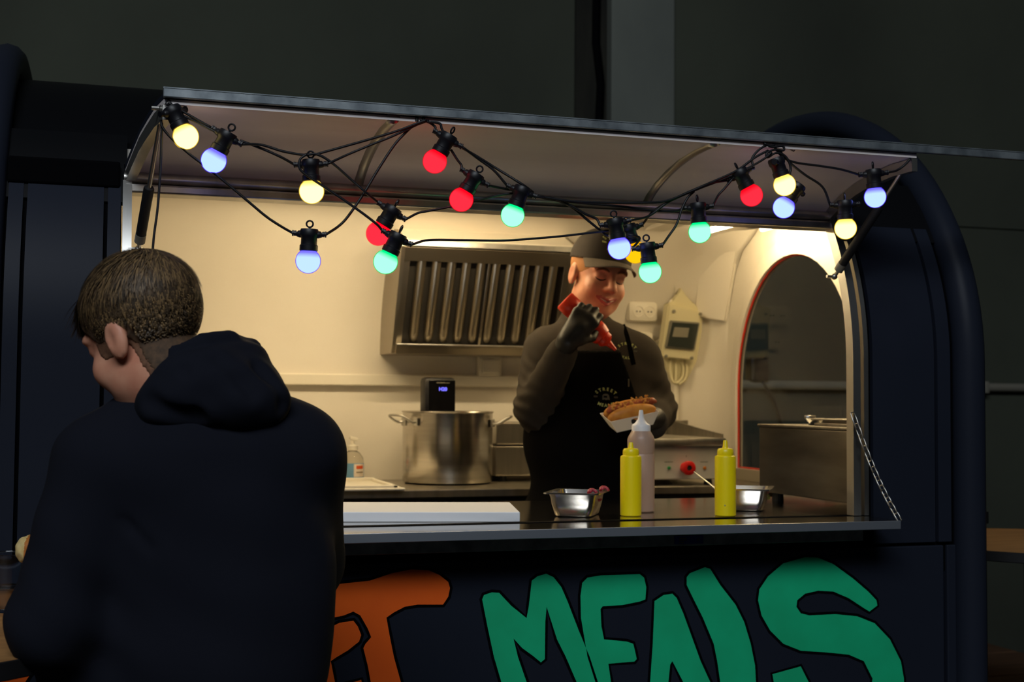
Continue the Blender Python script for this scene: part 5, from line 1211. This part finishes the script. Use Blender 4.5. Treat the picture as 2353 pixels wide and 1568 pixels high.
def hoodie_s(P):
    d = smin(torso_c(P, .0), arms_c(P, .0), .045)
    d = d + .0030 * np.sin(P[:, 0] * 31 + P[:, 2] * 22) * np.sin(P[:, 2] * 27 - P[:, 0] * 12) + .0022 * np.sin(P @ nz(E1 * 55 + E3 * 70)) * np.exp(-(((P - nz(ell)) ** 2).sum(1)) / .02)
    # arm-hole seam and the pull folds that run from it
    s0, s1 = nz(C(150, 1040, -.06)), nz(C(345, 1260, -.10)); d = d + .005 * np.exp(-(s_cap(P, s0, s1, 0, 0) / .009) ** 2)
    s0, s1 = nz(C(420, 1120, -.13)), nz(C(335, 1290, -.12)); d = d + .006 * np.exp(-(s_cap(P, s0, s1, 0, 0) / .014) ** 2)
    d = ssub(d, s_cap(P, nb + E3 * .055 + E2 * .02, KP.w((0, 0, -.02)), .055, .066), .01)
    return np.maximum(d, .93 - P[:, 2])
sdf_obj('hoodie', hoodie_s, (C(0, 1000).x - .14, C(450, 1000).y - .32, .92), (C(800, 1000).x + .14, C(450, 1000).y + .50, 1.50), .0065, 'hoodie', CU)
rim = [(284, 938, .035), (300, 892, .0), (340, 842, -.035), (400, 808, -.055), (465, 790, -.04), (530, 784, .0), (575, 802, .05), (560, 850, .10), (480, 900, .13), (380, 930, .12), (310, 945, .085)]
def hood_s(P):
    d = blend(P, [('e', C(505, 905, -.035), (.098, .075, .056), np.stack([nz(E1 * .93 - E3 * .36), nz(E2), nz(E3 * .93 + E1 * .36)], 1)), ('e', C(590, 912, -.01), (.046, .06, .042), None, .03), ('e', C(545, 838, .01), (.050, .055, .040), None, .03), ('e', C(430, 900, -.05), (.085, .055, .052), np.stack([nz(E1 * .85 + E3 * .5), nz(E2), nz(E3 * .85 - E1 * .5)], 1), .03)], .03)
    q = [nz(C(*p)) for p in rim]
    for k in range(len(q)): d = smin(d, s_cap(P, q[k], q[(k + 1) % len(q)], .0165, .0165), .005)
    d = ssub(d, s_cap(P, nz(nb) + nz(E3) * .045 + nz(E2) * .02, nz(KP.w((0, -.01, -.02))), .052, .070), .012)
    d = ssub(d, s_ell(P, KP.w((0, -.012, .045)), (.088, .106, .10), KP.R), .01)
    d = d + .0025 * np.sin(P @ nz(E1 * 60 - E3 * 45)) * np.sin(P @ nz(E3 * 50 + E2 * 40))
    s0, s1 = nz(C(425, 850, -.1)), nz(C(468, 990, -.1)); d = d + .0045 * np.exp(-(s_cap(P, s0, s1, 0, 0) / .008) ** 2)
    for (a, c, am, wd) in (((590, 850, -.05), (640, 930, -.05), .005, .010), ((345, 925, -.1), (450, 962, -.1), .006, .010), ((500, 840, -.08), (575, 905, -.09), .004, .012)):
        d = d + am * np.exp(-(s_cap(P, nz(C(*a)), nz(C(*c)), 0, 0) / (wd + .02)) ** 2) * np.cos(s_cap(P, nz(C(*a)), nz(C(*c)), 0, 0) * 120)
    return d
hc_ = C(470, 890); sdf_obj('hood', hood_s, hc_ - Vector((.24, .26, .16)), hc_ + Vector((.24, .3, .17)), .0048, 'hoodie', CU)
def trous_c(P):
    d = s_ell(P, pel, (.178, .128, .14), Rb)
    for h, f in ((hl, fl_), (hr, fr_)):
        k = h.lerp(f, .5) + E2 * .015; d = smin(d, s_cap(P, h, k, .092, .074), .03); d = smin(d, s_cap(P, k, f + E3 * .02, .074, .062), .02)
    return np.maximum(np.maximum(d, P[:, 2] - 1.04), .07 - P[:, 2])
sdf_obj('trousers', trous_c, pel - Vector((.32, .32, .98)), pel + Vector((.32, .32, .12)), .009, 'trousers', CU)
for f in (fl_, fr_):
    sdf_obj('shoe', lambda P, f=f: np.maximum(blend(P, [('c', f, f + E2 * .15 - E3 * .012, .048, .038), ('c', f + E3 * .05, f, .048, .048)], .02), .002 - P[:, 2]), f - Vector((.24, .24, .07)), f + Vector((.26, .28, .12)), .007, 'shoe', CU)
# hair: close-cropped sides, longer swept top with separate locks
def hairline(q):      # >0 inside the hair area
    x, y, z = np.abs(q[:, 0]), q[:, 1], q[:, 2]
    front = np.where(y < .035, .006, .006 + (y - .035) * 1.2)
    side = np.where((y < .014) & (y > -.03) & (x > .05), .030, front)
    low = np.where(y < -.012, np.minimum(side, .030 - np.clip((-.012 - y) / .050, 0, 1) * .130), side); return z - low
def ear_free(q, d):
    m = q.copy(); m[:, 0] = np.abs(m[:, 0]); return np.maximum(d, -s_ell(m, (.084, -.010, .002), (.020, .030, .041)))
def crop_s(P):
    q = KP.loc(P); th_ = .0025 + .010 * np.clip((q[:, 2] - .015) / .06, 0, 1); d = cust_body(P) / KP.s - th_
    d = ear_free(q, d); return np.maximum(np.maximum(d, -hairline(q)), q[:, 1] - .072 - np.clip(q[:, 2] - .06, 0, .1) * .3) * KP.s
hm = KP.w((0, -.01, .02)); hr_o = sdf_obj('hair', crop_s, hm - Vector((.17,) * 3), hm + Vector((.17,) * 3), .0035, 'stubble', CU)
def fade_s(P):
    q = KP.loc(P); d = cust_body(P) / KP.s - .0016
    q2 = q.copy(); q2[:, 2] += .026; d = ear_free(q, d); return np.maximum(np.maximum(d, -hairline(q2)), q[:, 1] - .045) * KP.s
sdf_obj('hair_fade', fade_s, hm - Vector((.17,) * 3), hm + Vector((.17,) * 3), .0035, 'fade', CU)
rs = np.random.RandomState(3); vs, fs = [], []
crown = Vector((.01, -.045, .135))
def skull(n_):      # point on the inflated cranium in direction n_ from its centre
    return Vector((n_.x * .083, n_.y * .105, n_.z * .094)) + Vector((0, -.012, .045))
cnt = 0
ms = []
while cnt < 6500:
    n_ = Vector(rs.normal(size=3)); n_.normalize()
    p = skull(n_)
    if p.z < .018 + (.03 if p.y > .03 else 0) - (.062 if p.y < -.045 else 0): continue
    lenf = (.006 if p.z < -.01 else .012) + .030 * min(1, max(0, (p.z - .03) / .07)) + rs.uniform(-.003, .004)
    if p.y > .045 and p.z > .06: lenf += .016
    rad = (p - crown); rad -= n_ * rad.dot(n_); rad = rad.normalized() if rad.length > 1e-4 else Vector((0, 1, 0))
    dr = (rad * .75 + Vector((0, .55, 0)) * max(0, n_.z) + Vector((0, 0, -.75)) * (1 - max(0, n_.z)) + Vector(rs.normal(size=3)) * .20); dr -= n_ * dr.dot(n_); dr.normalize()
    lift = .28 if p.z > .07 else .10; w_ = .0016; mi = int(rs.uniform() < .35); sdv = n_.cross(dr).normalized(); prev = None; pos = p - n_ * .004; base_i = len(vs)
    for k in range(4):
        t_ = k / 3; q = pos + dr * (lenf * t_) + n_ * (lenf * (lift * t_ - .36 * t_ * t_) + (.006 if k else 0)); ww = w_ * (1 - t_ * .85)
        vs.append(KP.w(q + sdv * ww)); vs.append(KP.w(q - sdv * ww))
        if k: i = base_i + 2 * (k - 1); fs.append((i, i + 1, i + 3, i + 2)); ms.append(mi)
    cnt += 1
# the fringe that juts over the forehead
for k in range(420):
    x = rs.uniform(-.055, .05); p = Vector((x, .062 + rs.uniform(-.02, .01) - abs(x) * .35, .098 + rs.uniform(-.012, .012) - abs(x) * .25)); L_ = rs.uniform(.035, .060); dr = Vector((rs.normal() * .12 - .12, .86, -.42 + rs.normal() * .10)).normalized(); sdv = dr.cross(Vector((0, 0, 1))).normalized(); base_i = len(vs)
    for j in range(4):
        t_ = j / 3; q = p + dr * (L_ * t_) + Vector((0, 0, -.016)) * t_ * t_; ww = .0011 * (1 - t_ * .8); vs.append(KP.w(q + sdv * ww)); vs.append(KP.w(q - sdv * ww))
        if j: i = base_i + 2 * (j - 1); fs.append((i, i + 1, i + 3, i + 2)); ms.append(k % 3 == 0)
off = BASE[CU.name]; me = bpy.data.meshes.new('hair_locks'); me.from_pydata([tuple(v - off) for v in vs], [], fs); me.materials.append(M['hair']); me.materials.append(M['hairlight']); me.polygons.foreach_set('material_index', np.array(ms, dtype=np.int32)); o = link('hair_locks', me, None, CU); o['kind'] = 'stuff'
for k in (-1, 1):
    b = B(); tube(b, [KP.w((k * x, y, z)) for x, y, z in ((.016, .092, .0255), (.030, .090, .031), (.046, .080, .027))], [.002, .0035, .0018], 6); obj('eyebrow', b, 'brow', CU, smooth=True)
# bread in the customer's hand
t = thing('bread_roll', 'torn bread roll held up in front of the customer, behind his arm', 'bread', brp)
def bread_s(P): return blend(P, [('e', brp, (.020, .026, .024)), ('e', brp + E1 * .014 + E3 * .006, (.018, .024, .022), None, .01)], .01) + .0012 * np.sin(P[:, 0] * 320) * np.sin(P[:, 2] * 290)
sdf_obj('bread', bread_s, brp - Vector((.07,) * 3), brp + Vector((.07,) * 3), .0028, 'crust', t, None, lambda c: ((c - nz(brp)) @ nz(E1) < .004).astype(int), ['crust', 'bread'])
b = B(); c_ = C(90, 1232, .28); v = [b.verts.new(c_ + E1 * x + E3 * z + E2 * y) for x, z, y in ((-.008, -.022, 0), (.022, -.020, .01), (.020, .008, .012), (.001, .011, 0))]; b.faces.new(v)
r = bmesh.ops.extrude_face_region(b, geom=b.faces[:]); bmesh.ops.translate(b, verts=[x for x in r['geom'] if isinstance(x, bmesh.types.BMVert)], vec=E2 * .001); obj('napkin', b, 'paper', t)
